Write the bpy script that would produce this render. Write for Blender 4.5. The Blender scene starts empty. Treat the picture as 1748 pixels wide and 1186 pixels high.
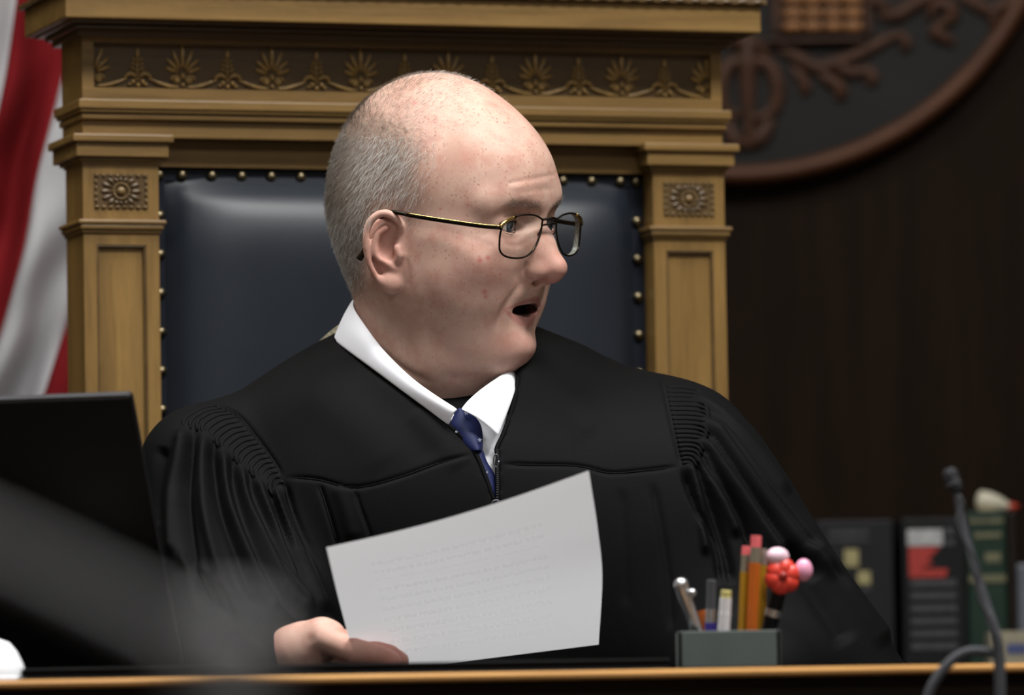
import bpy, bmesh, math, random
import numpy as np
from mathutils import Vector, Matrix
from mathutils.bvhtree import BVHTree

# ---------------------------------------------------------------- numeric helpers
FPX = 10400.0                       # focal length in pixels of the 1748 x 1186 frame
CAM = np.array([0.0, -5.0, 0.69])
PITCH = math.atan(707.0 / FPX)
ROLL = -0.0165

def rot(axis, a):
    c, s = math.cos(a), math.sin(a)
    if axis == 'x': return np.array([[1, 0, 0], [0, c, -s], [0, s, c]])
    if axis == 'y': return np.array([[c, 0, s], [0, 1, 0], [-s, 0, c]])
    return np.array([[c, -s, 0], [s, c, 0], [0, 0, 1]])

CAM_R = rot('x', math.pi / 2 + PITCH) @ rot('z', ROLL)

def ray(px, py):
    d = CAM_R @ np.array([(px - 874.0) / FPX, (593.0 - py) / FPX, -1.0])
    return d / np.linalg.norm(d)

def at(px, py, y):
    """point on the pixel's ray at world depth y"""
    d = ray(px, py)
    return CAM + d * ((y - CAM[1]) / d[1])

def to_px(P):
    P = np.atleast_2d(P)
    q = (P - CAM) @ CAM_R
    return np.stack([874.0 + FPX * q[:, 0] / -q[:, 2], 593.0 - FPX * q[:, 1] / -q[:, 2]], 1)

def unit(v):
    v = np.asarray(v, float)
    return v / np.linalg.norm(v)

def smoothstep(a, b, x):
    t = np.clip((x - a) / (b - a), 0, 1)
    return t * t * (3 - 2 * t)

def spline(pts, n):
    """Catmull-Rom through pts, n samples"""
    P = np.asarray(pts, float)
    P = np.vstack([2 * P[0] - P[1], P, 2 * P[-1] - P[-2]])
    m = len(P) - 3
    t = np.linspace(0, m - 1e-9, n)
    i = t.astype(int); f = (t - i)[:, None]
    a, b, c, d = P[i], P[i + 1], P[i + 2], P[i + 3]
    return 0.5 * ((2 * b) + (c - a) * f + (2 * a - 5 * b + 4 * c - d) * f ** 2 + (3 * b - a - 3 * c + d) * f ** 3)

# ---------------------------------------------------------------- distance-field modelling
class Field:
    def __init__(s, lo, hi, h):
        s.lo = np.array(lo, float); s.h = h
        n = np.ceil((np.array(hi) - s.lo) / h).astype(int) + 1
        s.d = np.full(n, 1.0, np.float32)
        s.ax = [s.lo[i] + h * np.arange(n[i]) for i in range(3)]
    def region(s, lo, hi):
        sl = []
        for i in range(3):
            a = max(0, int((lo[i] - s.lo[i]) / s.h)); b = min(len(s.ax[i]), int((hi[i] - s.lo[i]) / s.h) + 2)
            sl.append(slice(a, max(a, b)))
        X = s.ax[0][sl[0]][:, None, None]; Y = s.ax[1][sl[1]][None, :, None]; Z = s.ax[2][sl[2]][None, None, :]
        return tuple(sl), X, Y, Z
    def comb(s, sl, e, k, op):
        d = s.d[sl]
        if d.size == 0: return
        e = e.astype(np.float32)
        if op == 'u':
            hh = np.maximum(k - np.abs(d - e), 0) / k if k > 0 else 0
            s.d[sl] = np.minimum(d, e) - hh * hh * k * .25
        else:
            e = -e
            hh = np.maximum(k - np.abs(d - e), 0) / k if k > 0 else 0
            s.d[sl] = np.maximum(d, e) + hh * hh * k * .25
    def ell(s, c, r, k=.01, op='u', R=None, first=False):
        c = np.array(c, float); r = np.array(r, float)
        m = r.max() + k * 1.6 + .012
        if first: m = 9.0
        if R is None: ext = r + k * 1.6 + .012 if not first else np.array([m, m, m])
        else: ext = np.array([m, m, m])
        sl, X, Y, Z = s.region(c - ext, c + ext)
        x, y, z = X - c[0], Y - c[1], Z - c[2]
        if R is not None:
            R = np.asarray(R)          # columns are the ellipsoid axes
            x, y, z = (R[0, 0] * x + R[1, 0] * y + R[2, 0] * z, R[0, 1] * x + R[1, 1] * y + R[2, 1] * z, R[0, 2] * x + R[1, 2] * y + R[2, 2] * z)
        k0 = np.sqrt((x / r[0]) ** 2 + (y / r[1]) ** 2 + (z / r[2]) ** 2)
        k1 = np.sqrt((x / r[0] ** 2) ** 2 + (y / r[1] ** 2) ** 2 + (z / r[2] ** 2) ** 2) + 1e-9
        s.comb(sl, k0 * (k0 - 1) / k1, k, op)
    def ell2(s, c, r, k=.01, op='u'):
        s.ell(c, r, k, op); s.ell((c[0], -c[1], c[2]), r, k, op)
    def tube(s, pts, rad, k=.006, op='u', sq=None):
        P = np.asarray(pts, float); rr = np.broadcast_to(np.asarray(rad, float), (len(P),))
        e = rr.max() + k * 1.6 + .010
        sl, X, Y, Z = s.region(P.min(0) - e, P.max(0) + e)
        best = None
        for a, b, ra, rb in zip(P[:-1], P[1:], rr[:-1], rr[1:]):
            ba = b - a; L = ba @ ba + 1e-12
            t = np.clip(((X - a[0]) * ba[0] + (Y - a[1]) * ba[1] + (Z - a[2]) * ba[2]) / L, 0, 1)
            q = np.sqrt((X - a[0] - t * ba[0]) ** 2 + (Y - a[1] - t * ba[1]) ** 2 + (Z - a[2] - t * ba[2]) ** 2) - (ra + t * (rb - ra))
            best = q if best is None else np.minimum(best, q)
        s.comb(sl, best, k, op)
    def tube2(s, pts, rad, k=.006, op='u'):
        s.tube(pts, rad, k, op); s.tube([(p[0], -p[1], p[2]) for p in pts], rad, k, op)
    def clear_below(s, z0, y1):
        """nothing below z0 in front of y1"""
        Y = s.ax[1][None, :, None]; Z = s.ax[2][None, None, :]
        s.d = np.maximum(s.d, np.minimum(z0 - Z, y1 - Y).astype(np.float32))
    def mesh(s):
        d = s.d; ins = d < 0
        n = np.array(d.shape)
        c = np.zeros(n - 1, np.int8)
        offs = [(i, j, k) for i in (0, 1) for j in (0, 1) for k in (0, 1)]
        for o in offs: c += ins[o[0]:n[0] - 1 + o[0], o[1]:n[1] - 1 + o[1], o[2]:n[2] - 1 + o[2]]
        act = (c > 0) & (c < 8)
        ijk = np.argwhere(act)
        idx = np.full(n - 1, -1, np.int32); idx[act] = np.arange(len(ijk))
        D = np.stack([d[ijk[:, 0] + o[0], ijk[:, 1] + o[1], ijk[:, 2] + o[2]] for o in offs], 1)
        acc = np.zeros((len(ijk), 3)); cnt = np.zeros(len(ijk))
        for a in range(8):
            for b in range(a + 1, 8):
                oa, ob = np.array(offs[a]), np.array(offs[b])
                if np.abs(oa - ob).sum() != 1: continue
                m = (D[:, a] < 0) != (D[:, b] < 0)
                t = D[m, a] / (D[m, a] - D[m, b])
                acc[m] += oa + t[:, None] * (ob - oa); cnt[m] += 1
        V = s.lo + s.h * (ijk + acc / cnt[:, None])
        F = []
        for ax in range(3):
            u, v = (ax + 1) % 3, (ax + 2) % 3
            sa = [slice(None)] * 3; sb = [slice(None)] * 3
            sa[ax] = slice(0, -1); sb[ax] = slice(1, None)
            for q in (u, v): sa[q] = sb[q] = slice(1, -1)
            A, B = ins[tuple(sa)], ins[tuple(sb)]
            for flip in (0, 1):
                e = np.argwhere((A & ~B) if not flip else (~A & B))
                if not len(e): continue
                e[:, u] += 1; e[:, v] += 1
                quad = []
                for du, dv in ((-1, -1), (0, -1), (0, 0), (-1, 0)):
                    q = e.copy(); q[:, u] += du; q[:, v] += dv
                    quad.append(idx[q[:, 0], q[:, 1], q[:, 2]])
                quad = np.stack(quad, 1)
                F.append(quad[:, ::-1] if flip else quad)
        F = np.vstack(F)
        return V, F[(F >= 0).all(1)]

def vnormals(V, F):
    N = np.zeros_like(V)
    fn = np.cross(V[F[:, 2]] - V[F[:, 0]], V[F[:, 3]] - V[F[:, 1]])
    for i in range(4): np.add.at(N, F[:, i], fn)
    return N / (np.linalg.norm(N, axis=1, keepdims=True) + 1e-12)

def relax(V, F, it=1, lam=.5):
    for _ in range(it):
        S = np.zeros_like(V); C = np.zeros(len(V))
        for i in range(4):
            a, b = F[:, i], F[:, (i + 1) % 4]
            np.add.at(S, a, V[b]); np.add.at(C, a, 1); np.add.at(S, b, V[a]); np.add.at(C, b, 1)
        V = V + lam * (S / np.maximum(C, 1)[:, None] - V)
    return V

def poly_dist(Q, line):
    """distance of 2-D points to a polyline and the fraction along it"""
    L = np.asarray(line, float)
    seg = np.linalg.norm(np.diff(L, axis=0), axis=1); cum = np.concatenate([[0], np.cumsum(seg)])
    best = np.full(len(Q), 1e9); frac = np.zeros(len(Q)); side = np.zeros(len(Q))
    for i in range(len(L) - 1):
        a, ba = L[i], L[i + 1] - L[i]
        t = np.clip(((Q - a) @ ba) / (ba @ ba + 1e-9), 0, 1)
        e = Q - a - t[:, None] * ba
        q = np.linalg.norm(e, axis=1)
        m = q < best
        best[m] = q[m]; frac[m] = (cum[i] + t[m] * seg[i]) / cum[-1]
        side[m] = np.sign(ba[0] * e[m, 1] - ba[1] * e[m, 0])
    return best, frac, side

def in_poly(Q, poly):
    P = np.asarray(poly, float); ins = np.zeros(len(Q), bool)
    j = len(P) - 1
    for i in range(len(P)):
        c = ((P[i, 1] > Q[:, 1]) != (P[j, 1] > Q[:, 1])) & (Q[:, 0] < (P[j, 0] - P[i, 0]) * (Q[:, 1] - P[i, 1]) / (P[j, 1] - P[i, 1] + 1e-12) + P[i, 0])
        ins ^= c; j = i
    return ins

def crease(V, N, line, amp, w, ends=.12, n=30, mask=None):
    """press (amp<0) or raise (amp>0) a soft crease into the surface seen along the pixel polyline; w in pixels"""
    facing = (N * (CAM - V)).sum(1) > 0
    if mask is not None: facing &= mask
    ids = np.where(facing)[0]
    Q = to_px(V[ids])
    L = spline(line, n)
    near = (Q[:, 0] > L[:, 0].min() - 3 * w) & (Q[:, 0] < L[:, 0].max() + 3 * w) & (Q[:, 1] > L[:, 1].min() - 3 * w) & (Q[:, 1] < L[:, 1].max() + 3 * w)
    ids = ids[near]; Q = Q[near]
    d, f, _ = poly_dist(Q, L)
    g = np.exp(-(d / w) ** 2)
    if ends > 0: g *= smoothstep(-.01, ends, f) * smoothstep(1.01, 1 - ends, f)
    V[ids] += N[ids] * (amp * g)[:, None]
scene = bpy.context.scene
col = scene.collection
rng = np.random.default_rng(7)
random.seed(7)

# ---------------------------------------------------------------- camera, world, lights, exposure
cam_d = bpy.data.cameras.new('camera'); cam_d.sensor_width = 36.0; cam_d.lens = 36.0 * FPX / 1748.0
cam_d.clip_start = .05; cam_d.clip_end = 60
cam_d.dof.use_dof = True; cam_d.dof.focus_distance = 4.94; cam_d.dof.aperture_fstop = 5.2
cam = bpy.data.objects.new('camera', cam_d); col.objects.link(cam)
cam.matrix_world = Matrix.Translation(CAM) @ Matrix(CAM_R).to_4x4()
scene.camera = cam

world = bpy.data.worlds.new('world'); scene.world = world; world.use_nodes = True
world.node_tree.nodes['Background'].inputs[0].default_value = (.80, .88, 1, 1)
world.node_tree.nodes['Background'].inputs[1].default_value = .35

def area(name, loc, target, size, sizey, power, color):
    L = bpy.data.lights.new(name, 'AREA'); L.shape = 'RECTANGLE'; L.size = size; L.size_y = sizey; L.energy = power; L.color = color
    o = bpy.data.objects.new(name, L); col.objects.link(o); o.location = loc
    o.rotation_euler = (Vector(target) - Vector(loc)).to_track_quat('-Z', 'Y').to_euler()
    return o
# ceiling luminaires of the courtroom (the panels themselves are built with the ceiling)
LUMS = [(.80, -1.15, 94), (-.75, -.50, 50), (.9, -4.2, 46), (-1.5, -4.2, 18), (2.3, .35, 8), (-2.3, .35, 6)]
for lx, ly, pw in LUMS:
    area('ceiling_lamp', (lx, ly, 3.17), (lx, ly, 0), 1.15, .55, pw, (1, .988, .970))

vs = scene.view_settings
vs.view_transform = 'Standard'; vs.look = 'None'; vs.gamma = 1.0; vs.use_curve_mapping = False
vs.exposure = 0.12

# ---------------------------------------------------------------- scene helpers
def link(o, parent=None):
    col.objects.link(o)
    if parent is not None:
        o.parent = parent
        o.matrix_parent_inverse = parent.matrix_world.inverted() if parent.get('_w') else Matrix.Identity(4)
    return o
def tag(o, label=None, cat=None, group=None, kind=None):
    if label: o['label'] = label
    if cat: o['category'] = cat
    if group: o['group'] = group
    if kind: o['kind'] = kind
    return o
def empty(name, loc=(0, 0, 0), rotz=0.0, parent=None):
    o = bpy.data.objects.new(name, None); o.empty_display_size = .05
    o.location = loc; o.rotation_euler = (0, 0, rotz)
    return link(o, parent)
def smooth(me, on=True): me.polygons.foreach_set('use_smooth', np.full(len(me.polygons), on)); me.update()
def vf(name, V, F, material=None, parent=None, sm=True):
    """mesh object from arrays"""
    me = bpy.data.meshes.new(name)
    V = np.asarray(V, np.float32); F = np.asarray(F, np.int32)
    k = F.shape[1]
    me.vertices.add(len(V)); me.vertices.foreach_set('co', V.ravel())
    me.loops.add(F.size); me.loops.foreach_set('vertex_index', F.ravel())
    me.polygons.add(len(F)); me.polygons.foreach_set('loop_start', np.arange(0, F.size, k, dtype=np.int32)); 
    me.update(calc_edges=True); me.validate()
    smooth(me, sm)
    if material: me.materials.append(material)
    return link(bpy.data.objects.new(name, me), parent)
class MB:
    """collects shapes of ONE part"""
    def __init__(s): s.bm = bmesh.new()
    def box(s, c, size, bevel=0, R=None, seg=2):
        M = Matrix.Translation(c) @ (R.to_4x4() if R is not None else Matrix.Identity(4)) @ Matrix.Diagonal((size[0], size[1], size[2], 1))
        r = bmesh.ops.create_cube(s.bm, size=1.0, matrix=M)
        if bevel:
            es = list({e for v in r['verts'] for e in v.link_edges})
            bmesh.ops.bevel(s.bm, geom=es, offset=bevel, segments=seg, profile=.6, affect='EDGES', clamp_overlap=True)
        return s
    def bb(s, lo, hi, bevel=0, seg=2):
        lo, hi = Vector(lo), Vector(hi)
        return s.box((lo + hi) / 2, hi - lo, bevel, None, seg)
    def sph(s, c, r, u=12, v=8, R=None):
        r = (r, r, r) if not hasattr(r, '__len__') else r
        M = Matrix.Translation(c) @ (R.to_4x4() if R is not None else Matrix.Identity(4)) @ Matrix.Diagonal((r[0], r[1], r[2], 1))
        bmesh.ops.create_uvsphere(s.bm, u_segments=u, v_segments=v, radius=1, matrix=M)
        return s
    def tube(s, pts, rad, n=8, cap=True, flat=1.0):
        P = [Vector(p) for p in pts]; rr = [rad] * len(P) if not hasattr(rad, '__len__') else list(rad)
        rings = []; up = None
        for i, p in enumerate(P):
            t = (P[min(i + 1, len(P) - 1)] - P[max(i - 1, 0)]).normalized()
            if up is None: up = Vector((0, 0, 1)) if abs(t.z) < .9 else Vector((1, 0, 0))
            a = t.cross(up)
            if a.length < 1e-6: a = t.orthogonal()
            a.normalize(); b = a.cross(t).normalized(); up = b
            rings.append([s.bm.verts.new(p + a * math.cos(2 * math.pi * j / n) * rr[i] + b * math.sin(2 * math.pi * j / n) * rr[i] * flat) for j in range(n)])
        for r0, r1 in zip(rings[:-1], rings[1:]):
            for j in range(n): s.bm.faces.new((r0[j], r0[(j + 1) % n], r1[(j + 1) % n], r1[j]))
        if cap:
            s.bm.faces.new(rings[0][::-1]); s.bm.faces.new(rings[-1])
        return s
    def lathe(s, prof, c=(0, 0, 0), n=24, R=None, cap=True):
        M = Matrix.Translation(c) @ (R.to_4x4() if R is not None else Matrix.Identity(4))
        rings = [[s.bm.verts.new(M @ Vector((r * math.cos(2 * math.pi * j / n), r * math.sin(2 * math.pi * j / n), z))) for j in range(n)] for r, z in prof]
        for r0, r1 in zip(rings[:-1], rings[1:]):
            for j in range(n): s.bm.faces.new((r0[j], r0[(j + 1) % n], r1[(j + 1) % n], r1[j]))
        if cap: s.bm.faces.new(rings[0][::-1]); s.bm.faces.new(rings[-1])
        return s
    def prism(s, poly, y0, y1, M=None, bevel=0):
        """polygon in x,z extruded in y"""
        M = M or Matrix.Identity(4)
        a = [s.bm.verts.new(M @ Vector((x, y0, z))) for x, z in poly]; b = [s.bm.verts.new(M @ Vector((x, y1, z))) for x, z in poly]
        n = len(poly); fs = [s.bm.faces.new(a), s.bm.faces.new(b[::-1])]
        for i in range(n): fs.append(s.bm.faces.new((a[i], b[i], b[(i + 1) % n], a[(i + 1) % n])))
        if bevel:
            es = list({e for f in fs for e in f.edges})
            bmesh.ops.bevel(s.bm, geom=es, offset=bevel, segments=2, profile=.6, affect='EDGES', clamp_overlap=True)
        return s
    def build(s, name, material=None, parent=None, sm=False, angle=None):
        bmesh.ops.recalc_face_normals(s.bm, faces=s.bm.faces[:])
        me = bpy.data.meshes.new(name); s.bm.to_mesh(me); s.bm.free()
        smooth(me, sm)
        if angle is not None:
            me.polygons.foreach_set('use_smooth', np.full(len(me.polygons), True)); me.set_sharp_from_angle(angle=math.radians(angle))
        if material: me.materials.append(material)
        return link(bpy.data.objects.new(name, me), parent)
def dup(o, parent, loc=None, rot=None, scale=None):
    c = o.copy(); col.objects.link(c); c.parent = parent
    if loc is not None: c.location = loc
    if rot is not None: c.rotation_euler = rot
    if scale is not None: c.scale = scale
    return c
def loft(name, rows, material, parent=None, thick=0.0, sub=0, closed=False):
    """rows: list of equally long point lists"""
    R = np.asarray(rows, float); m, n, _ = R.shape
    V = R.reshape(-1, 3); F = []
    for i in range(m - 1):
        for j in range(n - 1 + (1 if closed else 0)):
            F.append((i * n + j, i * n + (j + 1) % n, (i + 1) * n + (j + 1) % n, (i + 1) * n + j))
    o = vf(name, V, np.array(F), material, parent)
    if thick:
        md = o.modifiers.new('thickness', 'SOLIDIFY'); md.thickness = thick; md.offset = 0
    if sub:
        md = o.modifiers.new('smooth', 'SUBSURF'); md.levels = sub; md.render_levels = sub
    return o

# ---------------------------------------------------------------- material helpers
def srgb(r, g, b):
    f = lambda c: (c / 12.92 if c <= .04045 else ((c + .055) / 1.055) ** 2.4)
    return (f(r / 255), f(g / 255), f(b / 255), 1)
class NT:
    def __init__(s, name):
        s.m = bpy.data.materials.new(name); s.m.use_nodes = True; s.t = s.m.node_tree
        s.b = s.t.nodes['Principled BSDF']
    def n(s, kind, **kw):
        nd = s.t.nodes.new(kind)
        for k, v in kw.items():
            if k.startswith('i_'):
                key = k[2:]; key = int(key) if key.isdigit() else key.replace('_', ' ')
                nd.inputs[key].default_value = v
            else: setattr(nd, k, v)
        return nd
    def l(s, a, b): s.t.links.new(a, b)
    def coord(s, scale=(1, 1, 1), rot=(0, 0, 0), out='Object'):
        tc = s.n('ShaderNodeTexCoord'); mp = s.n('ShaderNodeMapping'); mp.inputs['Scale'].default_value = scale; mp.inputs['Rotation'].default_value = rot
        s.l(tc.outputs[out], mp.inputs[0]); return mp.outputs[0]
    def noise(s, vec, scale, detail=4, rough=.55, dist=0):
        nd = s.n('ShaderNodeTexNoise'); nd.inputs['Scale'].default_value = scale; nd.inputs['Detail'].default_value = detail
        nd.inputs['Roughness'].default_value = rough; nd.inputs['Distortion'].default_value = dist
        s.l(vec, nd.inputs['Vector']); return nd.outputs['Fac']
    def ramp(s, fac, stops):
        r = s.n('ShaderNodeValToRGB'); e = r.color_ramp.elements
        while len(e) < len(stops): e.new(.5)
        for el, (p, c) in zip(e, stops): el.position = p; el.color = c if len(c) == 4 else (*c, 1)
        s.l(fac, r.inputs[0]); return r.outputs[0]
    def mix(s, fac, a, b, mode='MIX'):
        nd = s.n('ShaderNodeMix', data_type='RGBA', blend_type=mode)
        for sock, v in ((nd.inputs[0], fac), (nd.inputs[6], a), (nd.inputs[7], b)):
            if hasattr(v, 'is_linked'): s.l(v, sock)
            else: sock.default_value = v
        return nd.outputs[2]
    def math(s, op, a, b=0.0):
        nd = s.n('ShaderNodeMath', operation=op)
        for sock, v in ((nd.inputs[0], a), (nd.inputs[1], b)):
            if hasattr(v, 'is_linked'): s.l(v, sock)
            else: sock.default_value = v
        return nd.outputs[0]
    def attr(s, name):
        nd = s.n('ShaderNodeAttribute', attribute_name=name); return nd
    def bump(s, h, strength=.3, dist=.001):
        nd = s.n('ShaderNodeBump'); nd.inputs['Strength'].default_value = strength; nd.inputs['Distance'].default_value = dist
        s.l(h, nd.inputs['Height']); s.l(nd.outputs[0], s.b.inputs['Normal'])
    def base(s, c):
        if hasattr(c, 'is_linked'): s.l(c, s.b.inputs['Base Color'])
        else: s.b.inputs['Base Color'].default_value = c
    def set(s, **kw):
        for k, v in kw.items(): s.b.inputs[k.replace('_', ' ')].default_value = v
        return s.m
def plain(name, c, rough=.5, var=.12, scale=40, **kw):
    t = NT(name); v = t.coord()
    f = t.noise(v, scale)
    t.base(t.ramp(f, [(.3, tuple(x * (1 - var) for x in c[:3])), (.7, tuple(min(1, x * (1 + var)) for x in c[:3]))]))
    kw.setdefault('Specular_IOR_Level', .5 if max(c[:3]) > .08 else .15)
    return t.set(Roughness=rough, **kw)
def wood(name, dark, light, axis='z', rough=.38, scale=1.0, coat=.15, spec=.5):
    t = NT(name)
    st = {'x': (1.2, 16, 16), 'y': (16, 1.2, 16), 'z': (16, 16, 1.2)}[axis]
    v = t.coord(tuple(q * scale for q in st))
    f1 = t.noise(v, 3.0, 6, .6, .6); f2 = t.noise(v, 22.0, 3, .7)
    f = t.math('ADD', t.math('MULTIPLY', f1, .75), t.math('MULTIPLY', f2, .25))
    mid = tuple((a + b) / 2 for a, b in zip(dark, light))
    t.base(t.ramp(f, [(.30, dark), (.5, mid), (.70, light)]))
    t.bump(f2, .12, .0006)
    return t.set(Roughness=rough, Coat_Weight=coat, Coat_Roughness=.25, Specular_IOR_Level=spec)

# chair frame: x along its width, y to its back, z up
CH_YAW = math.radians(18)
CH_X = np.array([math.cos(CH_YAW), math.sin(CH_YAW), 0]); CH_Y = np.array([-math.sin(CH_YAW), math.cos(CH_YAW), 0])
CH_O = at(694, 600, .34); CH_O[2] = 0.0
def ch(px, py, yl=0.0):
    d = ray(px, py); t = (yl - (CAM - CH_O) @ CH_Y) / (d @ CH_Y)
    p = CAM + d * t - CH_O
    return p @ CH_X, p[2]

# ---------------------------------------------------------------- the courtroom shell
M_WALL = wood('dark_wall_wood', (.0040, .0019, .0008, 1), (.0105, .0052, .0020, 1), 'z', .6, .5, 0, .06)
M_FLOOR = plain('floor_carpet', srgb(92, 84, 80), .95, .2, 90)
M_CEIL = plain('ceiling_paint', srgb(205, 202, 196), .9, .03, 6)
M_PLASTER = plain('wall_paint', srgb(176, 164, 146), .9, .05, 8)
M_TRIM = wood('dark_trim_wood', srgb(40, 24, 13), srgb(58, 35, 20), 'x', .4, .6)
def slab(name, lo, hi, m, kind='structure'):
    return tag(MB().bb(lo, hi).build(name, m), kind=kind)
WY = 1.62
slab('floor', (-4.2, -7.6, -.1), (4.2, 1.8, 0), M_FLOOR)
slab('ceiling', (-4.2, -7.6, 3.2), (4.2, 1.8, 3.3), M_CEIL)
slab('wall_back', (-4.2, WY, 0), (4.2, 1.8, 3.2), M_WALL)
slab('wall_left', (-4.3, -7.6, 0), (-4.2, 1.8, 3.2), M_PLASTER)
slab('wall_right', (4.2, -7.6, 0), (4.3, 1.8, 3.2), M_PLASTER)
slab('wall_front', (-4.2, -7.7, 0), (4.2, -7.6, 3.2), M_PLASTER)
slab('baseboard_back', (-4.2, WY - .02, 0), (4.2, WY, .14), M_TRIM)
t = NT('lamp_diffuser'); M_DIFF = t.set(Base_Color=(.9, .9, .88, 1), Roughness=.6, Emission_Color=(1, .965, .91, 1), Emission_Strength=2.2)
M_LFRAME = plain('lamp_frame_paint', srgb(225, 225, 220), .5, .02)
for i, (lx, ly, pw) in enumerate(LUMS):
    r = tag(empty('ceiling_light', (lx, ly, 3.2)), ['recessed white ceiling light panel ' + w for w in ('over the right front of the bench', 'over the left front of the bench', 'over the right public side', 'over the left public side', 'above and right of the tall chair', 'above and left of the tall chair')][i], 'ceiling light', 'ceiling light panels')
    MB().box((0, 0, -.006), (1.2, .6, .008)).build('diffuser', M_DIFF, r)
    b = MB()
    for sx in (-1, 1): b.box((sx * .61, 0, -.008), (.03, .64, .018))
    for sy in (-1, 1): b.box((0, sy * .31, -.008), (1.19, .03, .018))
    b.build('frame', M_LFRAME, r)

# ---------------------------------------------------------------- carved round seal on the wall
SE = WY - .001
sc = at(1255, -239, SE); spx = FPX / (SE + 5.0)
SR = 564 / spx
M_SFIELD = plain('seal_field', (.012, .011, .010, 1), .6, .15, 12)
M_SRIM = wood('seal_rim_wood', srgb(58, 34, 20), srgb(78, 48, 30), 'x', .5, .7, 0, .2)
M_SREL = plain('seal_carving', srgb(58, 38, 27), .5, .25, 60)
M_SGOLD = plain('seal_gilded_block', srgb(118, 72, 16), .5, .3, 50)
seal = tag(empty('carved_seal', sc), 'large round carved wooden seal with brown rim hanging on the dark wall', 'wall seal')
Rx90 = Matrix.Rotation(math.pi / 2, 3, 'X')
MB().lathe([(SR - .012, 0), (SR - .012, .018), (SR - .03, .02), (.001, .02)], n=96, R=Rx90).build('field', M_SFIELD, seal, angle=40)
MB().lathe([(SR, 0), (SR, .022), (SR - .004, .032), (SR - .012, .036), (SR - .019, .030), (SR - .021, .019), (SR - .021, 0)], n=128, R=Rx90, cap=False).build('rim', M_SRIM, seal, sm=True)
def sp(px, py, out=.024):
    p = at(px, py, SE - out) - sc; return tuple(p)
def scroll(name, pts, rad, m=M_SREL, out=.022, n=24):
    P = spline([sp(x, y, out) for x, y in pts], n)
    rr = np.interp(np.linspace(0, 1, n), np.linspace(0, 1, len(rad)), rad)
    return MB().tube(P, rr, 8, True).build(name, m, seal, sm=True)
for k, (y0, y1) in enumerate(((-30, -12), (-9, 8), (14, 31), (36, 54))):
    for j in range(4):
        x0 = 1338 + j * 34
        MB().bb(sp(x0, y1, .018 + .004), sp(x0 + 31, y0, .018 + .02 + .003 * ((j + k) % 2)), .002).build('block', M_SGOLD, seal)
MB().bb(sp(1310, 76, .018), sp(1478, 62, .036), .003).build('ledge', M_SREL, seal)
MB().bb(sp(1318, 60, .018), sp(1334, -40, .032), .003).build('ledge', M_SREL, seal)
MB().bb(sp(1474, 60, .018), sp(1486, -40, .032), .003).build('ledge', M_SREL, seal)
scroll('scroll', [(1275, 60), (1276, 110), (1277, 170), (1278, 245)], [.008, .012, .008, .005])
scroll('scroll', [(1277, 100), (1312, 112), (1328, 150), (1318, 190), (1288, 200), (1272, 180)], [.006, .009, .009, .007, .005, .004])
scroll('scroll', [(1275, 100), (1244, 112), (1230, 150), (1240, 190), (1264, 196)], [.006, .009, .009, .007, .004])
scroll('scroll', [(1240, 78), (1262, 70), (1290, 74), (1312, 96)], [.004, .009, .008, .005])
scroll('scroll', [(1278, 250), (1296, 236), (1312, 212), (1304, 200)], [.006, .010, .008, .004])
scroll('scroll', [(1276, 250), (1256, 240), (1244, 218), (1252, 204)], [.006, .010, .008, .004])
scroll('scroll', [(1328, 84), (1362, 98), (1392, 116), (1426, 108), (1452, 98), (1482, 84), (1516, 66), (1540, 60), (1548, 76), (1540, 84)], [.005, .008, .008, .009, .007, .008, .006, .005, .007, .005])
scroll('scroll', [(1424, 96), (1436, 118), (1462, 124), (1482, 120), (1490, 134), (1482, 144)], [.004, .008, .007, .006, .007, .005])
scroll('scroll', [(1392, 116), (1412, 134), (1432, 148), (1436, 164), (1424, 162)], [.005, .008, .008, .006, .003])
scroll('scroll', [(1350, 112), (1366, 130), (1376, 152), (1366, 158)], [.003, .007, .006, .003])
scroll('scroll', [(1498, 28), (1530, 26), (1560, 8), (1590, -8), (1640, -30)], [.004, .009, .009, .008, .006])
scroll('scroll', [(1586, 30), (1600, 6), (1622, 14), (1622, 32), (1604, 40)], [.005, .008, .009, .008, .005])
scroll('scroll', [(1604, 40), (1598, 56), (1614, 66), (1628, 78)], [.005, .009, .007, .003])
scroll('scroll', [(1640, -6), (1668, 8), (1690, 20), (1712, 10), (1734, -4)], [.005, .008, .007, .008, .006])
scroll('scroll', [(1690, 20), (1698, 36), (1690, 44)], [.006, .006, .003])
scroll('scroll', [(1480, -20), (1500, 6), (1520, 18)], [.005, .008, .005])

# the same carving goes on to the left and in the upper half
for o in list(seal.children):
    if o.name.split('.')[0] in ('scroll', 'block', 'ledge'):
        q = np.array([v_.co for v_ in o.data.vertices]).mean(0)
        for sx_, sz_ in ((-1, 1), (1, -1), (-1, -1)):
            if abs(q[0]) < .035 and sx_ < 0: continue
            dup(o, seal, None, None, (sx_, 1, sz_))
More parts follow.
